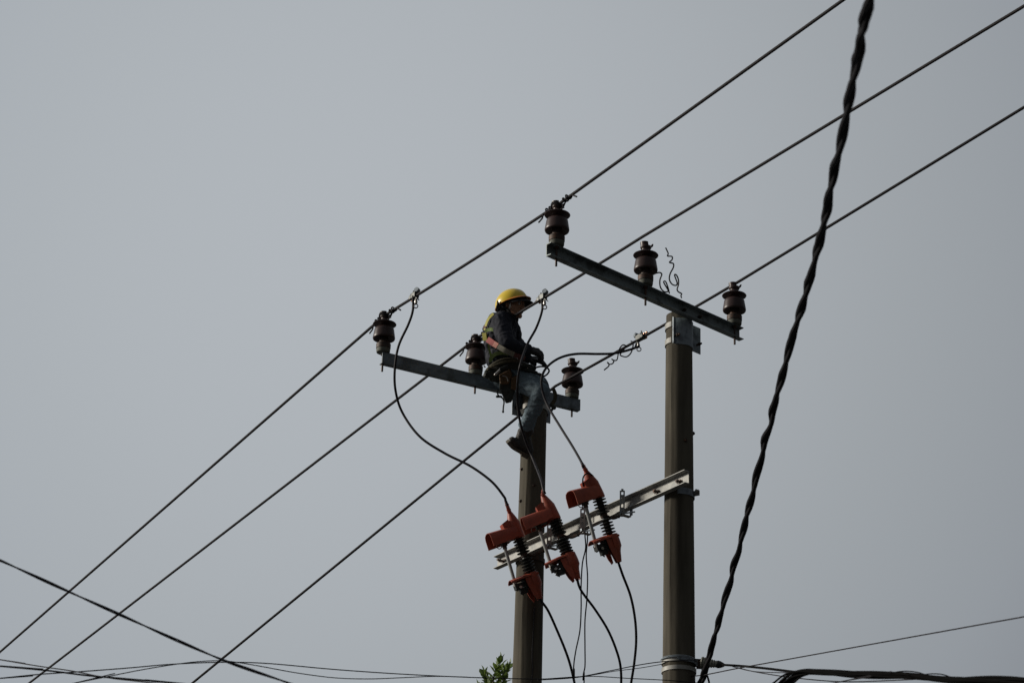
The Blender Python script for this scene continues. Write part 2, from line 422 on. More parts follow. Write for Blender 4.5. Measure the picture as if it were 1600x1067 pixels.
for i, (k, a, b, px, y, off, lab) in enumerate(spec):
    p = along(a, b, px)+y*off; p.z = ZC+.001
    o = iproto if i == 0 else copy_tree(iproto)
    rot = random.uniform(-.25, .25)+math.radians(25)
    o.matrix_world = Matrix.Translation(p) @ Matrix.Rotation(rot, 4, 'Z')
    XF[o.name] = o.matrix_world.copy()
    tag(o, lab, 'insulator', 'brown pin insulators on the cross arms'); INS[k] = p
# ------------------------------------------------------------------ main power lines
TOP = .331
def ext(p, q, k): return q+(q-p)*k
def line(pL, pR, left_px, right_px, label, r=.0115):
    n = (pR-pL).cross(Z).normalized()
    a = onplane(*left_px, pL, n); b = onplane(*right_px, pR, n)
    a2 = ext(pL, a, 2.2); b2 = ext(pR, b, 1.6)
    def sagseg(p, q, s, n_=24):
        return [p.lerp(q, i/n_)-Z*s*4*(i/n_)*(1-i/n_) for i in range(n_+1)]
    d = (pR-pL).length
    pts = sagseg(a2, pL, .0)[:-1]+sagseg(pL, pR, .008)[:-1]+sagseg(pR, b2, 0)
    # soften the kink at the ties
    m = MB().tube(pts, r, 10)
    o = m.build('power_line', 'wire_sheath'); tag(o, label, 'power line', 'three thick power lines on the pole tops')
    print('line', [tuple(round(c, 2) for c in p) for p in (a, pL, pR, b)], proj(a)[2], proj(b)[2])
    return pL, pR, a, b
w1 = line(INS['L0']+Z*TOP, INS['R0']+Z*TOP, (0, 1018), (1318, 0), 'uppermost thick black power line, tied to the left insulator of both arms')
pa = INS['L1']+Z*TOP; pb = at(1004, 370, proj(INS['R1']+Z*TOP)[2]+.12)
w2 = line(pa, pb, (45, 1067), (1600, 10), 'middle thick black power line, crossing in front of the shoulder of the lineman')
cr_ = along(LA, LB, 868); pa = at(868, 603, proj(cr_)[2]+.03); pb = INS['R2']+Z*(TOP+.008)
pb = at(1151, 442, proj(pb)[2])
w3 = line(pa, pb, (300, 1067), (1600, 168), 'lowest thick black power line, passing behind the upper part of both poles')
def wp(w, px): return along(w[0], w[1], px)
# tie wires: spiral wraps round line on both sides of a head
def tie(w, ins, at_left, label):
    L, R_ = w[0], w[1]
    p0 = L if at_left else R_
    dl = (w[2]-L).normalized() if at_left else (L-R_).normalized()
    dr = (R_-L).normalized() if at_left else (w[3]-R_).normalized()
    m = MB()
    for d, ph in ((dl, 0), (dr, 1.5)):
        a, b = frame(d); pts = []
        for i in range(60):
            t = i/59; s_ = .055+.105*t; an = ph+t*2*math.pi*2.4
            rr = .019+.003*math.sin(an*.7)
            pts.append(p0+d*s_+(a*math.cos(an)+b*math.sin(an))*rr)
        e = p0+d*.24+b*.02-Z*.025; pts += [pts[-1].lerp(e, .5)+a*.01, e]
        m.tube(pts, .0062, 7)
    ring = [p0-Z*.02+V((math.cos(a_), math.sin(a_), 0))*.046+Z*.012*math.sin(2*a_) for a_ in [2*math.pi*i/24 for i in range(24)]]
    m.tube(ring, .0055, 6, close=True); m.tube([p+Z*.013 for p in ring], .0055, 6, close=True)
    a, b = frame(dr)
    m.tube(spline([p0+dr*.05+b*.01, p0+dr*.07-Z*.045, p0+dr*.045-Z*.055, p0+dr*.02-Z*.02], 6), .0045, 6)
    tag(m.build('tie_wire', 'wire_sheath'), label, 'tie wire', 'tie wires wrapped round the insulator heads')
tie(w1, 'L0', True, 'wire wrapping on the head of the leftmost insulator')
tie(w1, 'R0', False, 'wire wrapping on the head of the highest insulator')
tie(w2, 'L1', True, 'wire wrapping on the insulator head touching the back of the lineman')
# ------------------------------------------------------------------ galvanised beam between the poles
bd = (RP-LP).normalized(); bn = V((-bd.y, bd.x, 0))
if bn.x > 0: bn = -bn
bo = .125
rr_ = along(LP+bn*(bo+.048)+Z*6.9, RP+bn*(bo+.048)+Z*6.9, 1074)
ZB = onplane(1074, 731, rr_, bn).z; ZB2 = onplane(775, 867, rr_, bn).z
print('beam z from right / left', ZB, ZB2, 'bn', bn)
BR = along(LP+bn*bo+Z*ZB, RP+bn*bo+Z*ZB, 1077); BL = along(LP+bn*bo+Z*ZB, RP+bn*bo+Z*ZB, 779)
slope = (ZB2-ZB)
BL.z = ZB2
root = empty('mounting_beam', (BL+BR)/2, 'bright galvanised channel beam bridging the two poles behind the orange fuses', 'steel beam')
m = MB(); channel(m, BL, BR, bn, .102, .048, .006); m.build('channel_beam', 'galvanised', root, smooth=False)
BX = (BR-BL).normalized()
def beam(px, off=0, dz=0): return along(BL, BR, px)+bn*off+Z*dz
for px in (1028, 1063):
    mb = MB(); bolt(mb, beam(px, .0, -.055), bn, .045, .009, .019); mb.build('bolt', 'dark_steel', root)
    mb = MB(); p = beam(px, .0065, -.055); mb.box(p, BX*.03, bn*.0015, Z*.008); mb.build('slot_washer', 'dark_steel', root)
for px in (788,):
    mb = MB(); bolt(mb, beam(px, .0, -.055), bn, .07, .009, .019); mb.box(beam(px, .015, -.05), BX*.035, bn*.002, Z*.007); mb.build('bolt', 'dark_steel', root)
hoop('pole_hoop', RP, beam(1060).z-.085, .05, 'galvanised_plate', root, math.radians(-100), math.radians(60), ztop=ZR)
hoop('pole_hoop', LP, beam(830).z-.085, .035, 'dark_steel', root, math.radians(-200), math.radians(60), ztop=ZL)
mb = MB(); p = V((RP.x+.115, RP.y-.03, beam(1060).z-.075)); mb.box(p, V((.03, -.02, 0)), V((.003, .003, 0)), Z*.02); bolt(mb, p+V((.0, -.03, .01)), V((1, -.1, 0)), .022, .007, .013); mb.build('hoop_ear', 'galvanised', root)
# ------------------------------------------------------------------ drop out fuses
def make_fuse(bx, by, tx, ty, n, depth, label, strap_px, lean, bare):
    n = V((n[0], n[1], 0)).normalized(); tilt = math.radians(21)
    u = Z*math.cos(tilt)+n*math.sin(tilt); v = n*math.cos(tilt)-Z*math.sin(tilt); w = u.cross(v)
    O = at(bx, by, depth)                                   # foot of the ribbed insulator
    # turn u to the measured lean, keeping its lean towards the viewer
    M = basis(O, v, w, u)
    root = empty('cutout_fuse', M, label, 'fuse', 'orange covered drop out fuses on the beam')
    q = lambda a, b, c: O+v*a+w*b+u*c                       # outward, sideways, up
    H = .30
    # ribbed black insulator
    m = MB(); prof = [(.020, 0)]
    for grp in (0.012, 0.168):
        for k in range(5):
            z = grp+k*.0245
            prof += [(.024, z), (.050, z+.003), (.0535, z+.006), (.050, z+.009), (.026, z+.014)]
    prof += [(.022, H)]; prof = [(r, z) for r, z in prof]
    prof.insert(26, (.021, .140)); prof.insert(27, (.021, .162))
    prof.sort(key=lambda t: t[1])
    m.lathe(prof, O, u, 26); m.build('ribbed_insulator', 'polymer', root, sharp=50)
    m = MB(); m.lathe([(.024, .138), (.029, .140), (.029, .164), (.024, .166)], O, u, 16); m.build('clamp_band', 'dark_steel', root)
    # top cover: barrel, cone and cable boot
    m = MB(); m.lathe([(.046, H-.012), (.049, H-.005), (.050, H+.03), (.050, H+.09), (.050, H+.115), (.030, H+.175), (.019, H+.205)], O-v*.002, u, 28)
    m.v = [p+v*(lean*max(0, (p-O).dot(u)-H)) for p in m.v]
    m.build('top_cover', 'orange_cover', root, sharp=45)
    m = MB()
    tip = q(lean*.2-.002, 0, H+.203); cab = at(tx, ty, depth-.05)
    path = spline([tip-u*.02, tip, tip.lerp(cab, .5)+u*.004, cab], 4)
    rs = [.0205-.010*i/(len(path)-1) for i in range(len(path))]
    m.tube(path, rs, 14)
    for k in (3, 6, 9): m.tube([path[k]-u*.003, path[k]+u*.003], rs[k]+.003, 12)
    m.build('cable_boot', 'orange_cover', root)
    # box shaped bump
    m = MB(); ang = [(.030, H+.078), (.100, H+.068), (.108, H+.125), (.050, H+.150)]
    m.prism(ang, O-w*.030, v, u, w*.06); m.build('cover_bump', 'orange_cover', root, smooth=False)
    # hood: upturned trough open at the far end and below
    rows = []
    for i in range(9):
        t = i/8; a = .01+.236*t; hw = .054+.006*t; row = []
        hh = .105+.01*t
        cs = [(-hw*1.05, -hh), (-hw*1.03, -hh*.6), (-hw, -.035), (-hw*.82, -.012), (-hw*.42, -.001), (0, .002), (hw*.42, -.001), (hw*.82, -.012), (hw, -.035), (hw*1.03, -hh*.6), (hw*1.05, -hh)]
        if t < .25: cs = [(b, max(c, -.095)) for b, c in cs]
        for b, c in cs: row.append(q(a, b, H+.092+c-.012*t))
        rows.append(row)
    MB().sheet(rows, .004).build('hood', 'orange_cover', root, sharp=30)
    # contacts under the hood
    m = MB(); m.box(q(.11, 0, H+.005), v*.045, w*.022, u*.018); m.box(q(.135, 0, H-.022), v*.022, w*.016, u*.022)
    m.box(q(.06, 0, H+.03), v*.07, w*.012, u*.006); m.tube([q(.16, -.03, H+.0), q(.16, .03, H+.0)], .008, 8); m.build('top_contact', 'polymer', root, sharp=20)
    ring = [q(.178+.019*math.cos(a_), 0, H-.035+.019*math.sin(a_)) for a_ in [2*math.pi*i/20 for i in range(20)]]
    m = MB(); m.tube(ring, .0032, 6, close=True); m.tube([q(.165, 0, H-.01), q(.172, 0, H-.02)], .004, 6); m.build('pull_ring', 'dark_steel', root)
    # fuse tube
    m = MB(); t0, t1 = q(.135, 0, H-.035), q(.150, 0, -.055); m.tube([t0, t0.lerp(t1, .04), t0.lerp(t1, .9), t1], [.015, .0135, .0135, .0125], 14); tb = m.build('fuse_tube', 'tube_grey', root)
    m = MB(); m.tube([t0.lerp(t1, -.03), t0.lerp(t1, .09)], .0175, 14); m.build('upper_ferrule', 'dark_steel', tb); m = MB(); m.tube([t0.lerp(t1, .90), t0.lerp(t1, 1.04)], .0175, 14); m.build('lower_ferrule', 'alloy', tb)
    # hinge hardware
    m = MB(); m.box(q(.135, 0, -.075), v*.028, w*.022, u*.022); m.box(q(.09, 0, -.07), v*.05, w*.018, u*.012); m.box(q(.10, 0, -.115), v*.03, w*.014, u*.022)
    m.tube([q(.13, -.04, -.09), q(.13, .04, -.09)], .009, 8); m.tube([q(.085, -.036, -.05), q(.085, .036, -.05)], .008, 8)
    m.box(q(.055, 0, -.06), v*.03, w*.024, u*.05); m.tube([q(.12, .02, -.10), q(.145, .03, -.135), q(.12, .02, -.15)], .006, 6)
    m.build('hinge', 'polymer', root, sharp=20)
    for b in (-.038, .038): MB().add(*hexa(q(.13, b, -.09), w*(1 if b > 0 else -1), .011, .006)).build('hinge_nut', 'alloy', root, sharp=20)
    # bottom cover: roof plate, curved back and pointed skirt
    rows = []
    for i in range(8):
        t = i/7; u0 = [.0, -.03, -.06, -.095, -.112, -.135, -.17, -.210][i]; r = [.052, .055, .057, .056, .046, .038, .031, .022][i]
        row = []
        for k in range(15):
            a_ = math.radians(60+240*k/14); row.append(q(r*math.cos(a_)-.004, r*math.sin(a_), u0))
        rows.append(row)
    MB().sheet(rows, .004).build('bottom_cover', 'orange_cover', root, sharp=30)
    rows = []
    for i in range(8):
        t = i/7; a = -.045+.235*t; hw = .052*(1-.25*max(0, t-.6)/.4) if t > .6 else .052; dr = -.003-.035*max(0, t-.45)**1.2
        rows.append([q(a, -hw, -.025+dr), q(a, -hw*.98, dr-.012), q(a, -hw*.4, dr+.002), q(a, 0, dr+.005), q(a, hw*.4, dr+.002), q(a, hw*.98, dr-.012), q(a, hw, -.025+dr)])
    MB().sheet(rows, .004).build('bottom_hood', 'orange_cover', root, sharp=30)
    for sgn in (-1, 1):
        m = MB(); m.prism([(.012, -.03), (.075, -.03), (.070, -.09), (.050, -.17), (.03, -.212), (.012, -.20)], q(0, sgn*.043-.002, 0), v, u, w*.004); m.build('skirt', 'orange_cover', root, smooth=False)
    # bracket: arm from the clamp band to a slotted strap on the beam
    mid = q(-.025, 0, .15)
    sp = beam(strap_px, .066, 0); top = sp+Z*.045; bot = sp-Z*.150
    m = MB()
    m.tube(spline([mid, mid.lerp(bot, .45)-Z*.025, bot+bn*.0+Z*.005], 6), .009, 8); m.box(mid.lerp(bot, .6)-Z*.012, (bot-mid)*.18, bn*.012, Z*.008)
    m.build('bracket_arm', 'dark_steel', root)
    m = MB()
    for s_ in (-1, 1): m.box((top+bot)/2+RGT*(.0135*s_), RGT*.0055, FWD*.003, (top-bot)*.5)
    for t in (0, .25, .52, .76, 1): m.box(bot.lerp(top, t), RGT*.0085, FWD*.0028, Z*.013)
    m.box(bot+Z*.002-bn*.035, BX*.017, bn*.04, Z*.003); m.build('slotted_strap', 'galvanised', root, smooth=False)
    m = MB(); bk = bot+BX*.045-bn*.05; m.box(bk+Z*.035, BX*.014, bn*.003, Z*.04); m.tube([bot-bn*.01+Z*.015, bot+BX*.11-bn*.03+Z*.0], .006, 6)
    m.add(*hexa(bot+bn*.003+Z*.02, bn, .012, .012)); m.build('clamp_leg', 'galvanised_plate', root)
    return dict(O=O, q=q, cab=cab, low=q(-.002, 0, -.200), u=u, v=v, root=root, H=H)
def fuse_depth(px): return proj(beam(px))[2]
F1 = make_fuse(829, 896, 790, 782, (-.95, -.32), fuse_depth(845)-.20, 'orange covered fuse nearest the left pole, hanging at the left end of the beam', 869, .03, True)
F2 = make_fuse(887, 866, 849, 764, (-1, -.05), fuse_depth(893)-.20, 'orange covered fuse in the middle of the three, its closed back towards the viewer', 921, .10, False)
F3 = make_fuse(953, 836, 909, 723, (-.86, -.50), fuse_depth(958)-.20, 'orange covered fuse highest of the three, with a black cable loop on its neck', 983, .20, True)
# ------------------------------------------------------------------ cables
def cable(pts, r, material, name, label, cat, group=None, per=12, seg=10):
    o = MB().tube(spline(pts, per), r, seg).build(name, material); return tag(o, label, cat, group)
def P3(lst): return [at(*t) for t in lst]
C1 = wp(w1, 648); C2 = wp(w2, 848); C3 = wp(w3, 1000)
d1, d2, d3 = proj(C1)[2], proj(C2)[2], proj(C3)[2]
e1, e2, e3 = (proj(F['cab'])[2] for F in (F1, F2, F3))
mixd = lambda a, b, t: a+(b-a)*t
cable(P3([(645.5, 462, d1-.02), (645, 485, d1-.03), (638, 507, d1-.04), (623, 540, d1-.05), (617, 575, d1-.06), (618, 610, d1-.05), (629, 645, d1-.02), (656, 682, mixd(d1, e1, .3)), (695, 708, mixd(d1, e1, .5)), (735, 728, mixd(d1, e1, .7)), (768, 752, mixd(d1, e1, .9)), (787, 775, e1)])+[F1['cab'], F1['cab']-F1['u']*.04], .0098, 'cable_sheath', 'jumper_cable', 'black jumper cable making a wide loop left of the lineman down to the left fuse', 'cable', 'jumper cables from the lines to the fuses')
cable(P3([(846.5, 468, d2-.02), (847, 485, d2-.04), (838, 512, d2-.08), (823, 540, d2-.22), (812, 575, d2-.45), (808, 610, 18.92), (811, 650, 18.95), (820, 685, 19.0), (834, 720, 18.95), (845, 748, mixd(18.9, e2, .8))])+[F2['cab'], F2['cab']-F2['u']*.04], .0098, 'cable_sheath', 'jumper_cable', 'black jumper cable hanging in front of the boot of the lineman', 'cable', 'jumper cables from the lines to the fuses')
k3 = lambda f: d3+(18.75-d3)*f
cable(P3([(998, 541, k3(0)-.03), (985, 546, k3(.02)-.03), (960, 552, k3(.08)), (935, 553, k3(.22)), (900, 553, k3(.45)), (875, 559, k3(.65)), (856, 572, k3(.83)), (847, 588, k3(.95)), (847, 608, 18.75), (856, 634, 18.68), (875, 666, mixd(18.68, e3, .33)), (895, 698, mixd(18.68, e3, .72))])+[F3['cab'], F3['cab']-F3['u']*.04], .0098, 'cable_sheath', 'jumper_cable', 'black jumper cable arching over the knee of the lineman to the highest fuse', 'cable', 'jumper cables from the lines to the fuses')
# cable loop on the neck of the third fuse
q = F3['q']; H = .30
lp = [q(.045*math.cos(a)+.0, .045*math.sin(a), H+.165+.03*math.cos(a)) for a in [math.radians(t) for t in range(-150, 151, 20)]]
dn = proj(q(.03, 0, H+.15))[2]
MB().tube(spline([at(911.5, 760, dn-.06), at(910.5, 753, dn-.07), at(911.5, 745, dn-.07), at(916, 740, dn-.06), at(922, 740, dn-.04), at(927, 744, dn), at(930, 751, dn+.05)], 6), .0055, 8).build('neck_loop', 'black_rubber', F3['root'])
# lower leads
def lead(F, pts, label, k=[0]):
    D = proj(F['low'])[2]; k[0] += 1; tail = [V((LP.x+.10+.05*k[0], LP.y-.30, z_)) for z_ in (5.0, 3.0, .2)]
    cable([F['low']+F['u']*.05, F['low']]+[at(x, y, D+dd) for x, y, dd in pts]+tail, .0098, 'black_rubber', 'lower_lead', label, 'cable', 'thick leads leaving the bottoms of the fuses')
lead(F1, [(856, 953, .02), (872, 988, .02), (885, 1020, .0), (893, 1046, 0), (900, 1080, 0), (906, 1130, 0)], 'thick black lead from the bottom of the left fuse')
lead(F2, [(908, 922, .02), (930, 952, .02), (950, 984, .0), (964, 1018, 0), (970, 1045, 0), (970, 1080, 0), (966, 1130, 0)], 'thick black lead from the bottom of the middle fuse')
lead(F3, [(973, 898, .02), (985, 930, .02), (992, 965, .0), (994, 1000, 0), (991, 1035, 0), (986, 1067, 0), (978, 1120, 0)], 'thick black lead from the bottom of the highest fuse')
D4 = fuse_depth(915)+.02
cable(P3([(914, 812, D4), (914, 835, D4), (915, 856, D4), (910, 880, D4-.02), (908, 915, D4-.02), (908, 950, D4), (906, 985, D4), (899, 1020, D4), (896, 1050, D4), (896, 1120, D4)])+[V((LP.x+.32, LP.y-.3, 3)), V((LP.x+.32, LP.y-.3, .2))], .0052, 'black_rubber', 'thin_lead', 'thin black lead under the beam that swings further left of the two', 'cable', 'pair of thin leads hanging from the beam')
cable(P3([(917, 812, D4+.03), (918, 840, D4+.03), (916, 868, D4+.03), (918, 900, D4), (917, 935, D4), (914, 970, D4), (914, 1010, D4), (914, 1040, D4), (911, 1060, D4), (911, 1120, D4)])+[V((LP.x+.36, LP.y-.3, 3)), V((LP.x+.36, LP.y-.3, .2))], .0052, 'black_rubber', 'thin_lead', 'thin black lead under the beam that drops almost straight down', 'cable', 'pair of thin leads hanging from the beam')
# ------------------------------------------------------------------ piercing clamps on the lines
def clamp(p, t, label, mirror):
    root = empty('line_clamp', p, label, 'clamp', 'silvery clamps joining the jumpers to the lines')
    a = t.normalized(); b = (Z-a*a.z).normalized(); c = a.cross(b)
    s_ = mirror; q = lambda x, y, z: p+a*(x*s_)+b*y+c*z
    m = MB()
    m.box(q(0, .004, 0), a*.032, b*.024, c*.022); m.box(q(-.035, -.004, 0), a*.016, b*.017, c*.026); m.tube([q(-.03, .02, 0), q(-.02, .055, 0)], .007, 8)
    m.prism([(-.01, -.01), (.05, -.045), (.075, -.072), (.045, -.030), (.02, .005)], q(0, 0, -.01), a*s_, b, c*.02)
    mm = remeshed(m, .004, 3); mm.build('clamp_body', 'clamp_alloy', root)
    m = MB(); m.tube([q(.030, .034, -.012), q(.042, .040, .016)], .021, 16); m.build('pressure_disc', 'galvanised_plate', root, sharp=40)
    for k in range(4): MB().sphere(q(-.055-.010*(k % 2), .014*(k-1.5)+.004, -.012+.008*(k % 3)), .0105, 9, 6).build('clamp_screw', 'copper', root)
    MB().tube([q(-.045, 0, 0), q(-.085, .006, 0)], .008, 8).build('clamp_screw', 'copper', root)
    m = MB(); m.lathe([(.010, 0), (.013, .01), (.010, .03), (.006, .05)], q(.024, -.072, 0), b, 12); ey = m.build('eye_bolt', 'alloy', root)
    rg = q(.024, -.094, 0); m = MB(); m.tube([rg+(RGT*math.cos(k*math.pi/9)+Z*math.sin(k*math.pi/9))*.0165 for k in range(18)], .0042, 6, close=True); m.build('ring', 'dark_steel', ey)
clamp(C1, w1[1]-w1[0], 'silvery clamp with a ring on the uppermost line, near the leftmost insulator', 1)
clamp(C2, w2[1]-w2[0], 'silvery clamp with a ring on the middle line, right of the yellow helmet', 1)
clamp(C3, w3[1]-w3[0], 'silvery clamp on the lowest line, just left of the right hand pole', -1)
# loose curled tie wires
DR = proj(along(RA, RB, 1050))[2]+.05
cable(P3([(1065, 466, DR), (1064, 462, DR), (1065, 459, DR), (1060, 456, DR), (1058, 452, DR), (1060, 445, DR), (1060, 437, DR), (1057, 430, DR), (1054, 430, DR), (1058, 442, DR-.02), (1056, 446, DR-.03), (1050, 444, DR-.03), (1046, 437, DR), (1047, 428, DR), (1052, 418, DR), (1052, 412, DR), (1046, 410, DR), (1050, 406, DR), (1050, 401, DR), (1043, 400, DR), (1044, 396, DR), (1040, 387, DR)]), .0055, 'cable_sheath', 'loose_wire', 'taller curled loose end of wire sticking up behind the right hand arm', 'wire', 'curled loose wires behind the right hand arm', per=6, seg=6)
cable(P3([(1046, 459, DR), (1044, 450, DR), (1040, 440, DR), (1037, 441, DR), (1042, 450, DR), (1044, 455, DR-.01), (1038, 456, DR), (1032, 449, DR), (1031, 438, DR), (1034, 429, DR), (1031, 426, DR), (1025, 427, DR), (1019, 430, DR-.02)]), .0055, 'cable_sheath', 'loose_wire', 'shorter curled loose wire with a loop, beside the middle insulator of the right arm', 'wire', 'curled loose wires behind the right hand arm', per=6, seg=6)
d5 = lambda px: proj(wp(w3, px))[2]-.03
cable(P3([(944, 578, d5(944)), (951, 572, d5(950)), (951, 568, d5(950)), (949, 566, d5(950)), (952, 569, d5(952)), (957, 568, d5(955)), (959, 564, d5(957)), (956, 561, d5(957)), (959, 563, d5(960)), (964, 562, d5(962)), (966, 553, d5(966)), (968, 545, d5(968)-.01), (973, 539, d5(972)-.02), (978, 541, d5(976)), (974, 547, d5(974)+.05), (969, 554, d5(970)), (974, 557, d5(975)), (980, 557, d5(980)), (986, 551, d5(985)), (989, 541, d5(988)), (989, 535, d5(990)), (986, 533, d5(990)+.05)]), .0055, 'cable_sheath', 'loose_wire', 'curled loose tie wire dangling from the lowest line left of its clamp', 'wire', per=6, seg=6)
# ------------------------------------------------------------------ near twisted service cable
def twisted(pts, n, r, hr, pitch, material, name, label, cat, per=14, wob=0, group=None, lay=0):
    c = spline(pts, per); m = MB(); L = [0]
    if wob >= 1: c = [p+V((noise.noise(V((i*.21, 3, 0))), 0, noise.noise(V((i*.19, 9, 0)))))*.012 for i, p in enumerate(c)]
    for i in range(1, len(c)): L.append(L[-1]+(c[i]-c[i-1]).length)
    K = int(L[-1]/(pitch/16)); path = []
    j = 0
    for i in range(K+1):
        s_ = L[-1]*i/K
        while j < len(L)-2 and L[j+1] < s_: j += 1
        path.append((c[j].lerp(c[j+1], (s_-L[j])/max(1e-9, L[j+1]-L[j])), (c[j+1]-c[j]).normalized(), s_))
    for k in range(n):
        pp = []
        for p, t, s_ in path:
            a, b = frame(t); an = 2*math.pi*((s_+lay*s_*s_)/pitch+k/n)+wob*noise.noise(V((s_*1.7, 0, 0)))
            h2 = hr*(1+.25*wob*noise.noise(V((s_*2.5, k*3.1, 1))))
            pp.append(p+(a*math.cos(an)+b*math.sin(an))*h2)
        m.tube(pp, r, 9)
    return tag(m.build(name, material), label, cat, group)
tw = [(1364, -40), (1358, 0), (1345, 60), (1331, 135), (1314, 220), (1300, 282), (1287, 350), (1271, 415), (1252, 480), (1235, 538), (1216, 610), (1198, 680), (1177, 765), (1156, 850), (1136, 925), (1117, 990), (1104, 1040), (1090, 1075), (1070, 1110)]
twp = [at(x, y, 8.6+(17.1-8.6)*((y+40)/1110)**1.1) for x, y in tw]
twp = [at(1400, -700, 6), at(1384, -260, 7.6)]+twp+[V((RP.x+.05, RP.y-.17, ZC-3.6))]
twisted(twp, 2, .0135, .0098, .88, 'black_rubber', 'twisted_cable', 'thick black twisted cable sweeping from the top edge down to the right hand pole', 'cable', wob=1.1)
# bundle at the bottom right
B_ = 13.5
bp = [(1205, 1085), (1222, 1066), (1240, 1053), (1262, 1048), (1295, 1050), (1330, 1052), (1380, 1054), (1430, 1056), (1480, 1061), (1540, 1061), (1600, 1063), (1680, 1068)]
bp_w = [V((RP.x+.14, RP.y-.10, ZC-4.6)), at(1185, 1130, 15.5)]+[at(x, y, B_-.004*(x-1200)) for x, y in bp]+[at(1900, 1078, 10.8), at(2400, 1100, 9)]
bc = spline(bp_w, 22); m = MB()
for k in range(8):
    pp = []; sacc = 0; ph0 = k*2.1; fq = random.uniform(3.2, 5.2); A_ = random.uniform(.009, .019)
    for i, p in enumerate(bc):
        if i: sacc += (p-bc[i-1]).length
        a, b = frame(bc[min(i+1, len(bc)-1)]-bc[max(i-1, 0)])
        am = A_*(1+.9*noise.noise(V((sacc*1.3, k*5.0, 0)))); an = ph0+fq*sacc+1.5*noise.noise(V((sacc*.8, k*3.0, 4)))
        pp.append(p+a*math.cos(an)*am+b*math.sin(an)*am)
    m.tube(pp, random.choice((.0050, .0062, .0072)), 8)
tag(m.build('cable_bundle', 'bundle_sheath'), 'thick bundle of black cables twisted together along the bottom right edge', 'cable')
for k_, (ph, up_) in enumerate(((0, 2.5), (2, -2.5), (4, 1))):
    bpk = [at(x+k_*14-10, y+up_*math.sin(x*.03+ph)+(3 if k_ == 1 else 0), B_+.02-.004*(x-1200)) for x, y in bp]
    bpk = [bp_w[1]]+bpk+bp_w[-2:]; cable(bpk, .0055, 'bundle_sheath', 'loose_strand', ['black strand wandering along the top of the cable bundle', 'black strand wandering along the underside of the cable bundle', 'black strand snaking along the middle of the cable bundle'][k_], 'cable', 'strands wound loosely on the bundle')
cable([at(x, y, B_+.1) for x, y in [(1215, 1090), (1232, 1068), (1258, 1053), (1290, 1049), (1330, 1054)]], .009, 'bundle_sheath', 'loose_cable', 'black cable bending down out of the twisted bundle, right of its neighbour', 'cable')
cable([at(x, y, 17.05-.0165*(x-1128)) for x, y in [(1128, 1038), (1160, 1040), (1200, 1044), (1250, 1050), (1300, 1053), (1350, 1055)]], .0085, 'bundle_sheath', 'service_drop', 'straight black cable running from the wedge clamp at the pole into the bundle', 'cable')
cable([at(x, y, 12.6) for x, y in [(1390, 1052), (1402, 1049), (1418, 1048), (1435, 1050), (1450, 1055)]], .003, 'black_rubber', 'stray_wire', 'thin wire arching off the top of the bundle, first of two humps from the left', 'wire', 'thin wires arching off the bundle')
cable([at(x, y, 12.5) for x, y in [(1445, 1053), (1458, 1052), (1472, 1053), (1485, 1057), (1494, 1060)]], .003, 'black_rubber', 'stray_wire', 'thin wire arching off the top of the bundle, second of two humps from the left', 'wire', 'thin wires arching off the bundle')
# ------------------------------------------------------------------ low thin lines
def low(pts, r, label, D0, D1, name='thin_wire', material='cable_sheath', group='thin wires strung low across the view'):
    x0, x1 = pts[0][0], pts[-1][0]
    w = [at(x, y, D0+(D1-D0)*(x-x0)/(x1-x0)) for x, y in pts]
    off = lambda p: p[0] < -5 or p[0] > 1605 or p[1] > 1066.5
    if off(pts[0]): d = (w[0]-w[1]).normalized(); w = [w[0]+d*14, w[0]+d*5]+w
    if off(pts[-1]): d = (w[-1]-w[-2]).normalized(); w = w+[w[-1]+d*5, w[-1]+d*14]
    return cable(w, r, material, name, label, 'wire', group, per=8, seg=7)
twisted([at(x, y, 12-.001*x) for x, y in [(-900, 430), (-300, 735), (-40, 858), (0, 875), (55, 900), (112, 926), (190, 961), (270, 997), (347, 1030), (400, 1049), (455, 1068), (520, 1095), (900, 1250), (1400, 1440)]], 2, .0042, .0042, .75, 'cable_sheath', 'twisted_wire', 'thin twisted pair slanting down from the left edge across the three lines', 'wire')
low([(-40, 1024), (0, 1030), (60, 1040), (115, 1048), (155, 1056), (200, 1062), (270, 1070)], .0035, 'thin wire leaving the left edge highest of the low wires, falling to the right', 14, 13)
low([(-40, 1037), (0, 1040), (75, 1047), (140, 1055), (200, 1060), (290, 1068), (340, 1073)], .005, 'thicker low wire falling gently along the bottom left corner', 13, 12.6)
low([(-40, 1062), (0, 1059), (60, 1053), (120, 1049), (200, 1043), (270, 1037), (350, 1034), (420, 1036), (520, 1045), (620, 1052), (720, 1057), (800, 1059.5), (850, 1060), (900, 1057.5), (950, 1048), (1000, 1038), (1036, 1033), (1070, 1031), (1105, 1029)], .0035, 'long thin wire along the bottom, cresting at left and rising to the pole bands', 13, 17.15)
low([(90, 1073), (115, 1067), (165, 1057), (215, 1047), (262, 1039), (310, 1033), (352, 1032), (400, 1039), (460, 1050), (520, 1058), (575, 1060), (630, 1058), (680, 1056), (730, 1057)], .003, 'thin wire with one crest and one dip, weaving round the long thin wire at left', 13.4, 15.4)
low([(840, 1062), (900, 1058), (960, 1048), (1000, 1043), (1040, 1036)], .0026, 'hair thin wire rising to the lower pole band', 16.2, 17.0)
low([(850, 1060), (920, 1056), (980, 1059), (1040, 1062), (1075, 1065), (1150, 1072)], .003, 'thin wire crossing in front of the right hand pole under its bands', 16.25, 16.6)
low([(1080, 1056), (1105, 1053), (1150, 1044), (1200, 1035), (1300, 1017), (1450, 990), (1600, 963), (1680, 949)], .004, 'single thin wire climbing from the pole to the right edge', 17.1, 12)
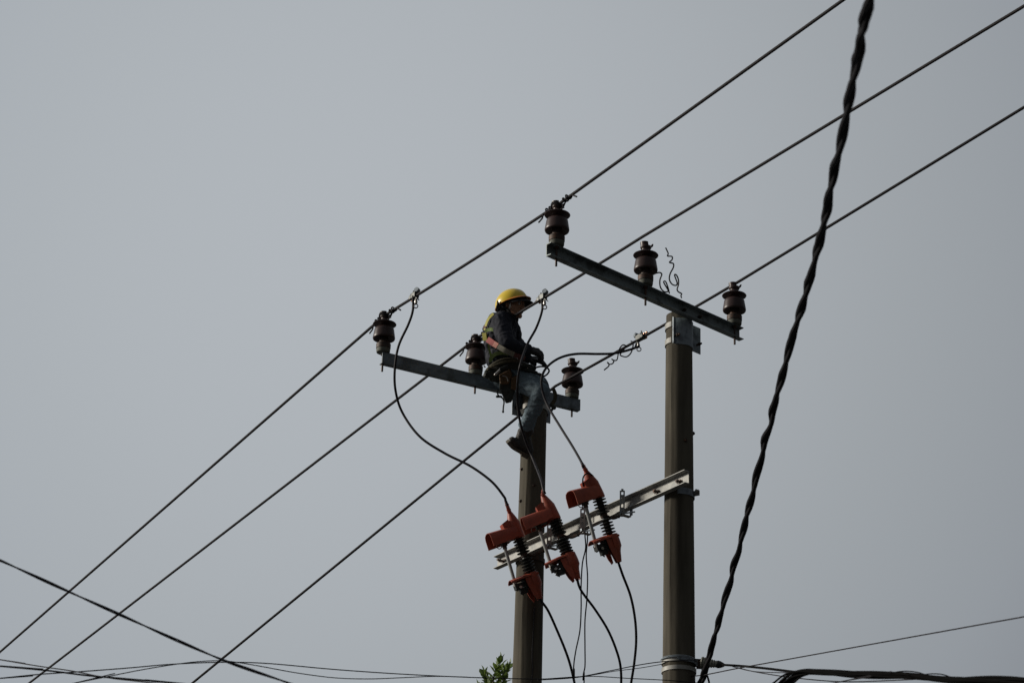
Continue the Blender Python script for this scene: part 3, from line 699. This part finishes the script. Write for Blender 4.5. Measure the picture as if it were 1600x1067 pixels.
low([(1145, 1041), (1175, 1048), (1210, 1050), (1262, 1050)], .003, 'thin wire level between the wedge clamp and the bundle', 16.8, 13.5)
low([(1150, 1042), (1180, 1049), (1230, 1057), (1290, 1063), (1330, 1064.5), (1380, 1063), (1440, 1060)], .0035, 'thin wire dipping below the bundle of cables', 16.8, 13)
low([(1300, 1067), (1320, 1063), (1345, 1059), (1372, 1054)], .003, 'short thin wire rising into the underside of the bundle', 13, 12.8)
cable(P3([(1102, 1050, 17.0), (1106, 1058, 17), (1109, 1075, 17), (1112, 1130, 17)])+[V((RP.x+.14, RP.y-.12, 4.5))], .007, 'black_rubber', 'short_cable', 'short black cable dropping below the wedge clamp', 'cable')
# ------------------------------------------------------------------ bands and wedge clamp on the right pole
zb1 = onplane(1040, 1035, RP, V((0, 1, 0))).z; zb2 = onplane(1040, 1048, RP, V((0, 1, 0))).z
bands = empty('pole_bands', V((RP.x, RP.y, zb1)), 'pair of pale steel bands strapped round the right hand pole near the bottom edge', 'steel bands')
hoop('band', RP, zb1, .028, 'strap_steel', bands, ztop=ZR, a0=0, a1=2*math.pi-.001); hoop('band', RP, zb2, .03, 'strap_steel', bands, ztop=ZR, a0=0, a1=2*math.pi-.001)
m = MB(); rr = radius(ZR, zb1)+.016
for dz, a0, a1 in ((.02, -150, 10), (.012, -170, 5), (.0, -100, 5), (-.008, -95, 0), (-.016, -80, -5)):
    m.tube([V((RP.x+(rr+.003*math.sin(t*9))*math.cos(math.radians(a)), RP.y+rr*math.sin(math.radians(a)), zb1+dz-.03*max(0, (t-.5)))) for t, a in [(i/14, a0+(a1-a0)*i/14) for i in range(15)]], .0045, 6)
m.build('wire_wrap', 'galvanised_plate', bands)
m = MB(); c0 = V((RP.x+rr+.01, RP.y-.02, zb1-.01)); m.box(c0, V((.018, 0, 0)), V((0, .02, 0)), Z*.028); m.tube(spline([c0, c0+V((.03, -.01, -.05)), c0+V((.015, 0, -.10)), c0+V((.03, -.02, -.15))], 5), .008, 7); m.build('band_buckle', 'dark_steel', bands)
DW = 17.1
wr = empty('wedge_clamp', at(1115, 1037, DW), 'ribbed grey wedge clamp holding a cable just right of the right hand pole', 'clamp')
a0, a1 = at(1096, 1034, DW), at(1131, 1038.5, DW-.05); ax = (a1-a0).normalized(); L = (a1-a0).length
m = MB(); prof = []
for i in range(15): t = i/14*.72; prof.append((.040*(1-t*.62)+(.003 if i % 2 else -.003), L*t))
m.lathe(prof, a0, ax, 16); m.build('wedge_body', 'wet_tape', wr, sharp=20)
m = MB(); m.lathe([(.024, L*.70), (.028, L*.72), (.025, L*.84), (.016, L*.97), (.010, L*1.03)], a0, ax, 14); m.build('wedge_nose', 'polymer', wr)
m = MB(); m.tube([at(1083, 1029, DW+.1), at(1092, 1029.5, DW), a0+Z*.02], .004, 6); m.tube([at(1083, 1032, DW+.1), at(1090, 1033, DW), a0+Z*.0], .004, 6); m.tube([at(1084, 1041, DW+.1), at(1092, 1041, DW), a0-Z*.03], .004, 6); m.build('bail_wire', 'dark_steel', wr)
m = MB(); m.box(a0+ax*.02-Z*.045, ax*.02, FWD*.015, Z*.012); m.build('keeper', 'polymer', wr)
# small things on the poles
DLp = proj(V((LP.x, LP.y, 7.5)))[2]
cable([V((LP.x+(radius(ZL, z)+.006)*math.cos(math.radians(a)), LP.y+(radius(ZL, z)+.006)*math.sin(math.radians(a)), z)) for z, a in [(7.35, -70), (7.0, -74), (6.85, -71), (6.7, -76), (6.5, -72), (6.35, -73), (6.1, -72), (5.5, -70)]], .0045, 'cable_sheath', 'earth_wire', 'thin wire running down the face of the left pole below the fuses', 'wire')
for P, root_, zt, lst in ((RP, poleR, ZR, [(ZC-1.08, -68), (ZC-.98, 5)]), (LP, poleL, ZL, [(ZC-.78, -150), (ZC-.93, -83), (ZC-1.05, -150)])):
    for z, a in lst:
        a = math.radians(a); r = radius(zt, z); d = V((math.cos(a), math.sin(a), 0)); p = V((P.x, P.y, z))+d*r
        m = MB(); m.tube([p-d*.01, p+d*.014], .009, 8); m.add(*hexa(p, d, .014, .008)); m.build('step_bolt', 'dark_steel', root_)
# ------------------------------------------------------------------ the lineman
D0 = 19.42
def B(x, y, dz=0): return at(x, y, D0+dz)
person = empty('person', B(800, 588), 'lineman in yellow helmet, dark jacket and faded jeans seated atop the left pole', 'person')
Jn = dict(pel=B(790, 583, .0), hipN=B(797, 587, -.07), hipF=B(799, 580, .10), waist=B(783, 560, .0), chest=B(782, 526, .0),
          shN=B(783, 505, -.155), shF=B(794, 500, .155), neck=B(793, 494, .0), elN=B(792, 538, -.33), wrN=B(824, 546.5, -.20), elF=B(806, 536, .26), wrF=B(823, 560, .02),
          knN=B(846, 612, -.33), anN=B(820, 670, -.20), knF=B(844, 602, .40), anF=B(834, 668, .52))
HC = B(800.5, 478.5, -.02)
hf = cdir(.80, .04, .56); hu = cdir(-.12, .92, -.36); hu = (hu-hf*hu.dot(hf)).normalized(); hs_ = hu.cross(hf)
hq = lambda a, b, c: HC+hf*a+hs_*b+hu*c                    # forward, to the person's left, up
b = MB()
b.cap(Jn['pel']+FWD*-.05, .11, Jn['pel']+FWD*.07, .11); b.cap(Jn['pel'], .115, Jn['waist'], .10); b.cap(Jn['waist'], .10, Jn['chest'], .115)
b.cap(Jn['chest']-FWD*.06, .105, Jn['chest']+FWD*.06, .105); b.cap(Jn['chest'], .11, Jn['neck'], .06); b.cap(Jn['shN'], .055, Jn['neck'], .055); b.cap(Jn['shF'], .055, Jn['neck'], .055)
b.cap(Jn['neck'], .054, hq(-.01, 0, -.05), .05)
for s_ in 'NF':
    b.cap(Jn['sh'+s_], .056, Jn['el'+s_], .042); b.cap(Jn['el'+s_], .042, Jn['wr'+s_], .028)
    b.cap(Jn['hip'+s_], .078, Jn['kn'+s_], .054); b.cap(Jn['kn'+s_], .054, Jn['an'+s_].lerp(Jn['kn'+s_], .15), .036)
# skull and face
b.sphere(hq(-.015, 0, .035), .088); b.cap(hq(.03, 0, .02), .070, hq(.048, 0, -.055), .046); b.cap(hq(.04, .02, -.02), .05, hq(.05, .012, -.07), .032); b.cap(hq(.04, -.02, -.02), .05, hq(.05, -.012, -.07), .032)
b.cap(hq(.088, 0, .020), .012, hq(.112, 0, -.018), .0135); b.sphere(hq(.103, .012, -.022), .009); b.sphere(hq(.103, -.012, -.022), .009)
b.cap(hq(.083, -.03, .034), .012, hq(.083, .03, .034), .012); b.cap(hq(.090, -.018, -.048), .008, hq(.090, .018, -.048), .008); b.cap(hq(.088, -.014, -.058), .008, hq(.088, .014, -.058), .008)
b.sphere(hq(.082, 0, -.085), .022)
for s_ in (-1, 1):
    b.cap(hq(-.002, s_*.078, .018), .012, hq(.000, s_*.076, -.020), .009); b.sphere(hq(.055, s_*.045, -.01), .026)
# hands: palm, four bent fingers, thumb
def hand(mb, w, d, up, side, grow=0, curl=1.0):
    d = d.normalized(); up = (up-d*up.dot(d)).normalized(); s_ = d.cross(up)*side    # d along the palm, up = back of hand, s_ towards the thumb
    kn = []
    for k in range(4):
        k0 = w+d*.085+s_*(.030-.020*k); kn.append(k0)
        mb.cap(w+d*.012+s_*(.016-.011*k), .015+grow, k0, .0125+grow)
    ln = [.78, .9, .84, .68]
    for k in range(4):
        L_ = .045*ln[k]; p = kn[k]; c = curl*(.85+.12*k)
        for j in range(3):
            an = c*(.55+.62*j); dd = (d*math.cos(an)-up*math.sin(an)); p2 = p+dd*L_*(1-.2*j)
            mb.cap(p, .0088+grow-.0006*j, p2, .0084+grow-.0006*j); p = p2
    t0 = w+d*.03+s_*.026; t1 = t0+(s_*.8+d*.7-up*.3).normalized()*.036; t2 = t1+(d*.85-up*.45+s_*.1).normalized()*.030
    mb.cap(t0, .014+grow, t1, .011+grow); mb.cap(t1, .011+grow, t2, .009+grow)
hN = dict(w=Jn['wrN'], d=cdir(.96, -.22, -.10), up=cdir(.2, .85, .5), side=-1, curl=.95)
hF = dict(w=Jn['wrF'], d=cdir(.97, -.12, .15), up=cdir(.1, .9, .3), side=1, curl=.50)
hand(b, **hN); hand(b, **hF)
body = remeshed(b, .0052, 3); body.build('body', 'skin', person)
for s_ in (-1, 1):
    ey = MB().sphere(hq(.0885, s_*.031, .012), .0125, 10, 8).build('eye', 'eye_white', person)
    MB().sphere(hq(.0975, s_*.031, .010), .006, 8, 6).build('pupil', 'hair', ey)
    MB().tube([hq(.094, s_*.020, .034), hq(.088, s_*.045, .034)], [.0045, .003], 8).build('eyebrow', 'hair', person)
m = MB(); m.cap(hq(.0965, -.016, -.0525), .005, hq(.0965, .016, -.0525), .005); m.build('lips', 'lip', person)
m = MB(); m.sphere(hq(-.035, 0, .03), .088); m.cap(hq(-.05, -.04, -.01), .045, hq(-.05, .04, -.01), .045); m.sphere(hq(-.005, -.06, .035), .032); m.sphere(hq(-.005, .06, .035), .032); remeshed(m, .005, 2, .002, 90).build('hair', 'hair', person)
# jacket
j = MB()
j.cap(Jn['waist']+B(0, 0)*0-FWD*.05, .120, Jn['waist']+FWD*.05, .120); j.cap(Jn['waist'], .120, Jn['chest'], .128); j.cap(Jn['waist'].lerp(Jn['pel'], .5)-FWD*.05, .118, Jn['waist'].lerp(Jn['pel'], .5)+FWD*.05, .118)
j.cap(Jn['chest']-FWD*.075, .118, Jn['chest']+FWD*.07, .115); j.cap(Jn['chest']+UPV*.05-FWD*.07, .112, Jn['chest']+UPV*.05+FWD*.07, .11); j.cap(Jn['chest'], .120, Jn['neck']-UPV*.03, .085)
j.cap(Jn['shN'], .074, Jn['neck']-UPV*.03, .072); j.cap(Jn['shF'], .072, Jn['neck']-UPV*.03, .072)
j.cap(Jn['neck']-UPV*.02, .074, Jn['neck']+hu*.012+RGT*.01, .070)                          # collar
j.cap(B(776, 502, -.03), .072, B(772, 512, -.03), .075); j.cap(B(769, 515, -.02), .075, B(770, 535, -.02), .075)
for s_ in 'NF':
    j.cap(Jn['sh'+s_], .076, Jn['el'+s_], .062); j.cap(Jn['el'+s_], .062, Jn['wr'+s_], .044)
    j.cap(Jn['wr'+s_].lerp(Jn['el'+s_], .12), .047, Jn['wr'+s_].lerp(Jn['el'+s_], .02), .044)
j.cap(B(785, 500, -.10), .07, B(793, 499, -.03), .07)
remeshed(j, .0062, 4, .0075, 11, 3).build('jacket', 'jacket', person, sharp=80)
# draw cord hanging at the chest
m = MB(); m.tube(spline([B(802, 499, -.08), B(804, 503, -.08), B(806.5, 508, -.08), B(806, 512.5, -.08), B(803.5, 510, -.08), B(803, 503, -.08)], 6), .0035, 6); m.tube(spline([B(803, 505, -.08), B(803.5, 513, -.08), B(805, 517, -.08), B(803, 519, -.08)], 5), .0035, 6); m.build('draw_cord', 'jacket', person)
# jeans
t = MB()
t.cap(Jn['pel']-FWD*.055, .120, Jn['pel']+FWD*.08, .120); t.cap(Jn['pel'], .118, Jn['waist'].lerp(Jn['pel'], .4), .112)
for s_ in 'NF':
    h_, k_, a_ = Jn['hip'+s_], Jn['kn'+s_], Jn['an'+s_]
    t.cap(h_, .092, h_.lerp(k_, .5), .082); t.cap(h_.lerp(k_, .5), .082, k_, .066); t.cap(k_, .064, k_.lerp(a_, .35), .058); t.cap(k_.lerp(a_, .35), .058, a_.lerp(k_, .06), .050)
    t.cap(a_.lerp(k_, .14), .057, a_.lerp(k_, .08), .057)
remeshed(t, .0055, 3, .0105, 15, 8, (Jn['knN']-Jn['hipN']).normalized()).build('jeans', 'denim', person, sharp=80)
# boots
def boot(ank, toe, heel, up, up_root=person):
    m = MB(); m.cap(ank+up*.035, .050, ank-up*.01, .048); fw = (toe-heel).normalized(); sd = fw.cross(up).normalized()
    h0 = heel+up*.035+fw*.03; m.cap(ank-up*.01, .046, h0, .037); t0 = toe+up*.034-fw*.035
    m.cap(h0, .037, t0, .034); m.cap(ank+fw*.02, .044, t0+up*.006-fw*.06, .036); m.cap(t0+sd*.012-fw*.03, .034, t0-sd*.012-fw*.03, .034)
    bt = remeshed(m, .005, 3, .002, 40).build('boot', 'boot', person)
    L_ = (toe-heel).length; rows = []
    for i in range(13):
        t_ = i/12; hw = .043*(1-abs(t_-.5)**3*5.2)*(1.0+.12*math.sin((t_-.45)*4)); hw = max(.012, hw); p = heel+fw*(L_*t_)
        lift = up*(.010*(t_ > .8)*(t_-.8)*5)
        rows.append([p-sd*hw+lift, p-sd*hw*.5+lift, p+sd*hw*.5+lift, p+sd*hw+lift])
    s2 = MB().sheet(rows, .026).build('sole', 'boot_sole', bt, sharp=40)
    hl = MB(); hl.box(heel+fw*.045-up*.018, fw*.036, sd*.032, up*.010); hl.build('heel_block', 'boot_sole', bt, smooth=False)
shin = (Jn['knN']-Jn['anN']).normalized()
toe, heel = B(791.5, 691, -.30), B(826.5, 711, -.17)
upf = shin-(toe-heel).normalized()*shin.dot((toe-heel).normalized()); upf.normalize()
boot(Jn['anN']+UPV*-.035, toe, heel, upf)
boot(Jn['anF'], Jn['anF']-Z*.10+V((.05, .16, 0)), Jn['anF']-Z*.10-V((.02, .07, 0)), Z)
# gloves
for h_ in (hN, hF):
    m = MB(); hand(m, grow=.0058, **h_); m.cap(h_['w']-h_['d']*.035, .040, h_['w']+h_['d']*.02, .034); remeshed(m, .0036, 2, .0012, 70).build('glove', 'glove', person)
# harness and belt webbing
def strap(pts, wd, nrm, name, material, th=.004, parent=person, per=6):
    c = spline(pts, per); rows = []
    for i, p in enumerate(c):
        t_ = (c[min(i+1, len(c)-1)]-c[max(i-1, 0)]).normalized(); s_ = t_.cross(nrm).normalized()*wd/2
        rows.append([p-s_, p, p+s_])
    return MB().sheet(rows, th).build(name, material, parent, sharp=40)
tc_ = -FWD
bk = lambda x, y, dz=-.13: B(x, y, dz)
strap([B(771, 490, -.10), B(763.5, 498, -.10), B(759.5, 507, -.105), B(757.5, 516, -.11)], .030, cdir(-.8, .2, .6), 'back_strap', 'hi_vis')
strap([B(757.8, 509.5, -.125), B(757, 513, -.125)], .038, cdir(-.8, .2, .6), 'strap_keeper', 'maroon_web', .006)
strap([B(757, 520, -.13), B(757.5, 526, -.13), B(758.5, 532, -.13)], .040, cdir(-.6, .1, .8), 'back_pad', 'hi_vis', .012)
strap([B(758, 518, -.15), B(762, 515.5, -.17), B(768, 514.5, -.195), B(776, 518, -.215), B(781, 521, -.225)], .026, tc_, 'chest_strap', 'hi_vis_green')
strap([B(763, 528, -.16), B(764, 535, -.17), B(764, 545, -.165), B(767, 556, -.15), B(765, 566, -.15)], .018, tc_, 'side_strap', 'hi_vis_green')
strap([B(766, 564, -.15), B(769, 557, -.17), B(776, 552.5, -.185), B(786, 551, -.185), B(794, 553, -.17)], .030, tc_, 'waist_strap', 'hi_vis_green')
ln = [(762, 530.5, -.21), (772, 537.5, -.31), (778, 541, -.36), (790, 548, -.415), (803, 554, -.39), (812, 557.5, -.32), (820, 560, -.25)]
L1 = [B(x, y, d_) for x, y, d_ in ln]
strap(L1[:2], .046, tc_, 'lanyard_red', 'red_web', .012); strap(L1[1:3], .044, tc_, 'lanyard_joint', 'pink_web', .014); strap(L1[2:5], .040, tc_, 'lanyard', 'grey_web', .010); strap(L1[4:], .036, tc_, 'lanyard_end', 'maroon_web', .010)
for a_, b_, r_ in (((806.5, 549.8, -.29), (809.5, 550.5, -.29), .006), ((823, 574.5, -.20), (830, 575.3, -.18), .007), ((756, 571.5, -.2), (758.5, 574, -.2), .006), ((758, 585, -.2), (758.5, 586.5, -.2), .005), ((791, 595.3, -.24), (794, 595.5, -.24), .005)):
    MB().tube([B(*a_), B(*b_)], r_, 8).build('buckle', 'alloy', person)
# ropes at the waist
for k, pts in enumerate(([(757, 588, -.10), (761, 578, -.17), (772, 568, -.22), (786, 562, -.235), (800, 561, -.22), (812, 563, -.18)],
                         [(757, 586, -.12), (765, 575, -.20), (778, 568.5, -.235), (793, 564.5, -.245), (806, 563.5, -.22), (815, 566, -.18)])):
    MB().tube(spline([B(*p) for p in pts], 8), .0115, 8).build('rope', 'rope', person)
strap([B(765, 578, -.16), B(780, 573, -.20), B(798, 571, -.20), B(815, 574, -.18), B(822, 577, -.12)], .060, tc_, 'tool_belt', 'belt', .010)
# pouches with tools
m = MB(); m.prism([(0, 0), (.085, .045), (.105, 0), (.075, -.075), (.01, -.07)], B(780, 586, -.265), RGT, UPV, FWD*.07); remeshed(m, .006, 3, .002, 30).build('tool_pouch', 'leather', person)
m = MB(); m.prism([(0, 0), (.05, .02), (.06, -.03), (.035, -.10), (-.005, -.09)], B(799, 590, -.27), RGT, UPV, FWD*.05); remeshed(m, .006, 3, .002, 30).build('tool_pouch', 'leather', person)
m = MB(); m.cap(B(774, 585, -.275), .011, B(781.5, 577.5, -.275), .009); tl = m.build('tool', 'alloy', person); m = MB(); m.cap(B(782, 576.5, -.275), .012, B(792, 572.5, -.265), .013); m.build('tool_handle', 'polymer', tl)
m = MB(); m.prism([(0, 0), (.10, .03), (.13, -.03), (.09, -.16), (.05, -.17), (.0, -.06)], B(781, 596, -.25), RGT, UPV, FWD*.06); remeshed(m, .006, 4, .005, 25).build('tool_bag', 'belt', person)
m = MB(); m.tube(spline([B(785, 587, -.28), B(790, 588, -.285), B(793, 592, -.28), B(794, 596, -.28)], 5), .004, 6); m.build('hook', 'alloy', person)
m = MB(); m.prism([(0, 0), (.11, .035), (.20, .045), (.215, -.05), (.16, -.10), (.05, -.075), (-.005, -.04)], B(758, 580, -.19), RGT, UPV, FWD*.07); remeshed(m, .006, 4, .008, 22, 5).build('hip_bag', 'belt', person)
# strap tail and hook hanging below the arm
m = MB(); m.tube(spline([B(778, 608, -.16), B(777.5, 615, -.16), B(780, 619, -.16), B(785, 622, -.16), B(787.5, 628, -.16), B(786.5, 636, -.16), B(786, 645, -.16)], 6), [.006]*100 and .0062, 7)
m.cap(B(776.5, 619.5, -.16), .010, B(783, 619.5, -.16), .009); m.sphere(B(786, 643, -.16), .010, 8, 6); m.build('hanging_strap', 'belt', person)
# positioning strap round the pole, loop of hose in the hands
strap([B(822, 638, -.14), B(830, 630, -.20), B(840, 618, -.22)], .028, tc_, 'pole_strap', 'belt', .01)
strap([B(814, 643.5, -.135), B(821, 641.5, -.15), B(825, 638.5, -.15)], .040, tc_, 'strap_buckle', 'strap_steel', .006)
strap([B(864, 607, -.12), B(867.5, 615, -.12), B(867, 624, -.12), B(862, 632, -.14)], .030, tc_, 'knee_strap', 'rope', .012)
m = MB(); m.cap(B(861, 633, -.14), .014, B(866, 637, -.12), .016); m.cap(B(864, 637, -.14), .012, B(862, 641, -.14), .010); m.build('strap_hook', 'belt', person)
m = MB(); m.tube(spline([B(831, 577, -.16), B(838, 574, -.18), B(846, 572.5, -.2), B(854, 574, -.2), B(858, 579, -.2), B(855, 584.5, -.2), B(849, 588, -.2), B(843, 586, -.2)], 7), .0075, 8); m.build('hose_loop', 'black_rubber', person)
m = MB(); m.cap(B(818, 570, -.20), .022, B(834, 575, -.16), .020); m.cap(B(822, 577, -.18), .018, B(838, 582, -.2), .012); m.cap(B(838, 583, -.22), .010, B(848, 586, -.22), .008); m.cap(B(836, 563, -.10), .010, B(848.5, 561, -.1), .007); remeshed(m, .004, 2, .003, 40).build('hand_tool', 'polymer', person)
# helmet
hc = hq(-.008, 0, .038)
gf = cdir(.86, .42, .32); gu = cdir(-.46, .80, -.44); gu = (gu-gf*gu.dot(gf)).normalized(); gs = gu.cross(gf)
hc = B(799.5, 475, -.02)
def hp(a, b, c): return hc+gf*a+gs*b+gu*c
m = MB(); rows = []
for i in range(13):
    ph = math.pi/2*i/12; row = []
    for k in range(41):
        th = 2*math.pi*k/40; ridge = .004*math.exp(-((math.sin(th))/.12)**2)*math.sin(ph)
        row.append(hp(.138*math.sin(max(ph, .02))*math.cos(th), .112*math.sin(max(ph, .02))*math.sin(th), .120*math.cos(ph)+ridge))
    rows.append(row)
m.sheet(rows, .004).build('helmet_shell', 'helmet', person, sharp=50)
rows = []
for k in range(41):
    th = 2*math.pi*k/40; fr = max(0, math.cos(th)); e = .009+.020*fr**2
    rows.append([hp(.137*math.cos(th), .111*math.sin(th), .004), hp((.137+e*.5)*math.cos(th), (.111+e*.5)*math.sin(th), -.001-.004*fr), hp((.137+e)*math.cos(th), (.111+e)*math.sin(th), -.004-.014*fr)])
MB().sheet(rows, .0045).build('helmet_brim', 'helmet_rim', person, sharp=50)
rows = []
for k in range(17):
    th = math.radians(-72+144*k/16); fr = max(0, math.cos(th)); e = .030*fr**.8+.003
    rows.append([hp(.120*math.cos(th), .100*math.sin(th), -.012), hp((.130+e*.5)*math.cos(th), (.106+e*.4)*math.sin(th), -.020-.014*fr), hp((.136+e)*math.cos(th), (.110+e*.6)*math.sin(th), -.028-.034*fr)])
MB().sheet(rows, .006).build('brim_sheet', 'helmet_liner', person, sharp=50)  # black sheet set below the front of the brim
m = MB(); m.lathe([(.104, -.018), (.108, -.004), (.106, .012), (.099, .012), (.097, -.016)], hc, gu, 36, cap=False)
m2 = MB(); m2.v = [p+gf*((p-hc).dot(gf)*.24) for p in m.v]; m2.f = m.f; m2.build('head_band', 'helmet_liner', person)
strap([hp(.03, -.103, -.005), hp(.02, -.100, -.05), hq(.03, -.082, -.055), hq(.055, -.05, -.10), hq(.07, 0, -.112)], .016, hs_, 'chin_strap', 'helmet_liner', .003)
strap([hp(-.06, -.104, -.002), hp(-.04, -.100, -.04), hq(-.0, -.086, -.04), hq(.03, -.080, -.062)], .014, hs_, 'rear_strap', 'helmet_liner', .003)
m = MB(); m.cap(hp(-.07, -.112, .004), .010, hp(-.065, -.112, .022), .008); m.cap(hp(-.07, -.112, .004), .007, hp(-.09, -.105, -.012), .008); m.build('helmet_clip', 'helmet_liner', person)
# ------------------------------------------------------------------ tree whose tip shows beside the left pole
TD = 22.5
tp = at(778, 1040, TD); tree = empty('tree', V((tp.x, tp.y, 0)), 'leafy tree whose topmost shoots rise into view left of the left pole', 'tree')
base = V((tp.x, tp.y, 0)); Ht = tp.z
trunk = MB(); tpts = [base+V((.15*math.sin(z*.8), .12*math.sin(z*.6+1), z)) for z in [Ht*.93*i/14 for i in range(15)]]
trunk.tube(tpts, [.11*(1-i/14*.88) for i in range(15)], 10)
leaves = MB()
def leaf(p, d, up, L, wd):
    d = d.normalized(); s_ = d.cross(up); s_ = s_.normalized() if s_.length > 1e-4 else V((1, 0, 0)); n_ = s_.cross(d)
    leaves.add([p, p+d*L*.3+s_*wd*.5+n_*.004, p+d*L*.7+s_*wd*.48+n_*.002, p+d*L-n_*.008, p+d*L*.7-s_*wd*.48+n_*.002, p+d*L*.3-s_*wd*.5+n_*.004, p+d*L*.5-n_*.006],
               [(0, 1, 6), (1, 2, 6), (2, 3, 6), (3, 4, 6), (4, 5, 6), (5, 0, 6)])
def shoot(a, b, n, L=.095):
    n = max(5, int(n*.7))
    trunk.tube([a, a.lerp(b, .5)+V((random.uniform(-.01, .01),)*3), b], [.010, .007, .003], 6)
    ax = (b-a).normalized()
    for k in range(n):
        t_ = (k+.5)/n; p = a.lerp(b, .15+.85*t_); an = k*2.4+random.random(); f1, f2 = frame(ax)
        o_ = f1*math.cos(an)+f2*math.sin(an); d = o_*(1.1-.6*t_)+ax*(.6+.7*t_)+V((random.gauss(0, .15), random.gauss(0, .15), random.gauss(0, .15)))
        leaf(p, d, ax, L*random.uniform(.75, 1.15), L*random.uniform(.52, .68))
    leaf(b, ax, V((1, .3, 0)), L, L*.5)
for (x0, y0, x1, y1, n, dd) in ((776, 1085, 781.5, 1033, 26, 0), (770, 1070, 774.5, 1045, 12, -.05), (783, 1075, 794, 1042, 16, .05), (768, 1095, 757.5, 1053, 22, -.1), (785, 1085, 787, 1050, 14, -.1), (765, 1090, 766, 1066, 12, .1), (752, 1100, 748, 1075, 12, .1)):
    shoot(at(x0, y0, TD+dd), at(x1, y1, TD+dd), n)
for x0, y0, dd in ((776, 1085, 0), (770, 1070, -.05), (783, 1075, .05), (768, 1095, -.1), (785, 1085, -.1), (765, 1090, .1), (752, 1100, .1)):
    e = at(x0, y0, TD+dd); trunk.tube([tpts[-1], tpts[-1].lerp(e, .5)+V((.02, .01, .03)), e], [.014, .012, .009], 7)
for i in range(46):
    z_ = random.uniform(Ht-1.0, Ht-.55); a_ = random.uniform(0, 6.28); rd = random.uniform(.03, .28)
    c_ = tpts[-1].lerp(tpts[-2], min(1, max(0, (tpts[-1].z-z_)/.6))); q_ = V((c_.x+math.cos(a_)*rd, c_.y+math.sin(a_)*rd, z_))
    trunk.tube([V((c_.x, c_.y, z_-.12)), q_], [.008, .006], 5); shoot(q_, q_+V((math.cos(a_)*.06, math.sin(a_)*.06, random.uniform(.12, .24))), 9)
for i in range(240):
    t_ = random.uniform(.35, .93); a_ = random.uniform(0, 2*math.pi); rad = (1-t_)*1.9*random.uniform(.3, 1)
    st = tpts[int(t_*14)]; e = st+V((math.cos(a_)*rad, math.sin(a_)*rad, random.uniform(.15, .6)))
    if e.z > Ht-.55: continue
    if rad > .5 and i % 3 == 0: trunk.tube([st, st.lerp(e, .5)-Z*.03, e], [.022, .014, .006], 6)
    for k in range(3):
        q_ = e+V((random.uniform(-.15, .15), random.uniform(-.15, .15), random.uniform(-.1, .1))); shoot(q_, q_+V((random.uniform(-.08, .08), random.uniform(-.08, .08), random.uniform(.1, .28))), 9)
trunk.build('trunk', 'bark', tree); leaves.build('crown', 'leaf', tree, smooth=False)
bpy.context.view_layer.update()
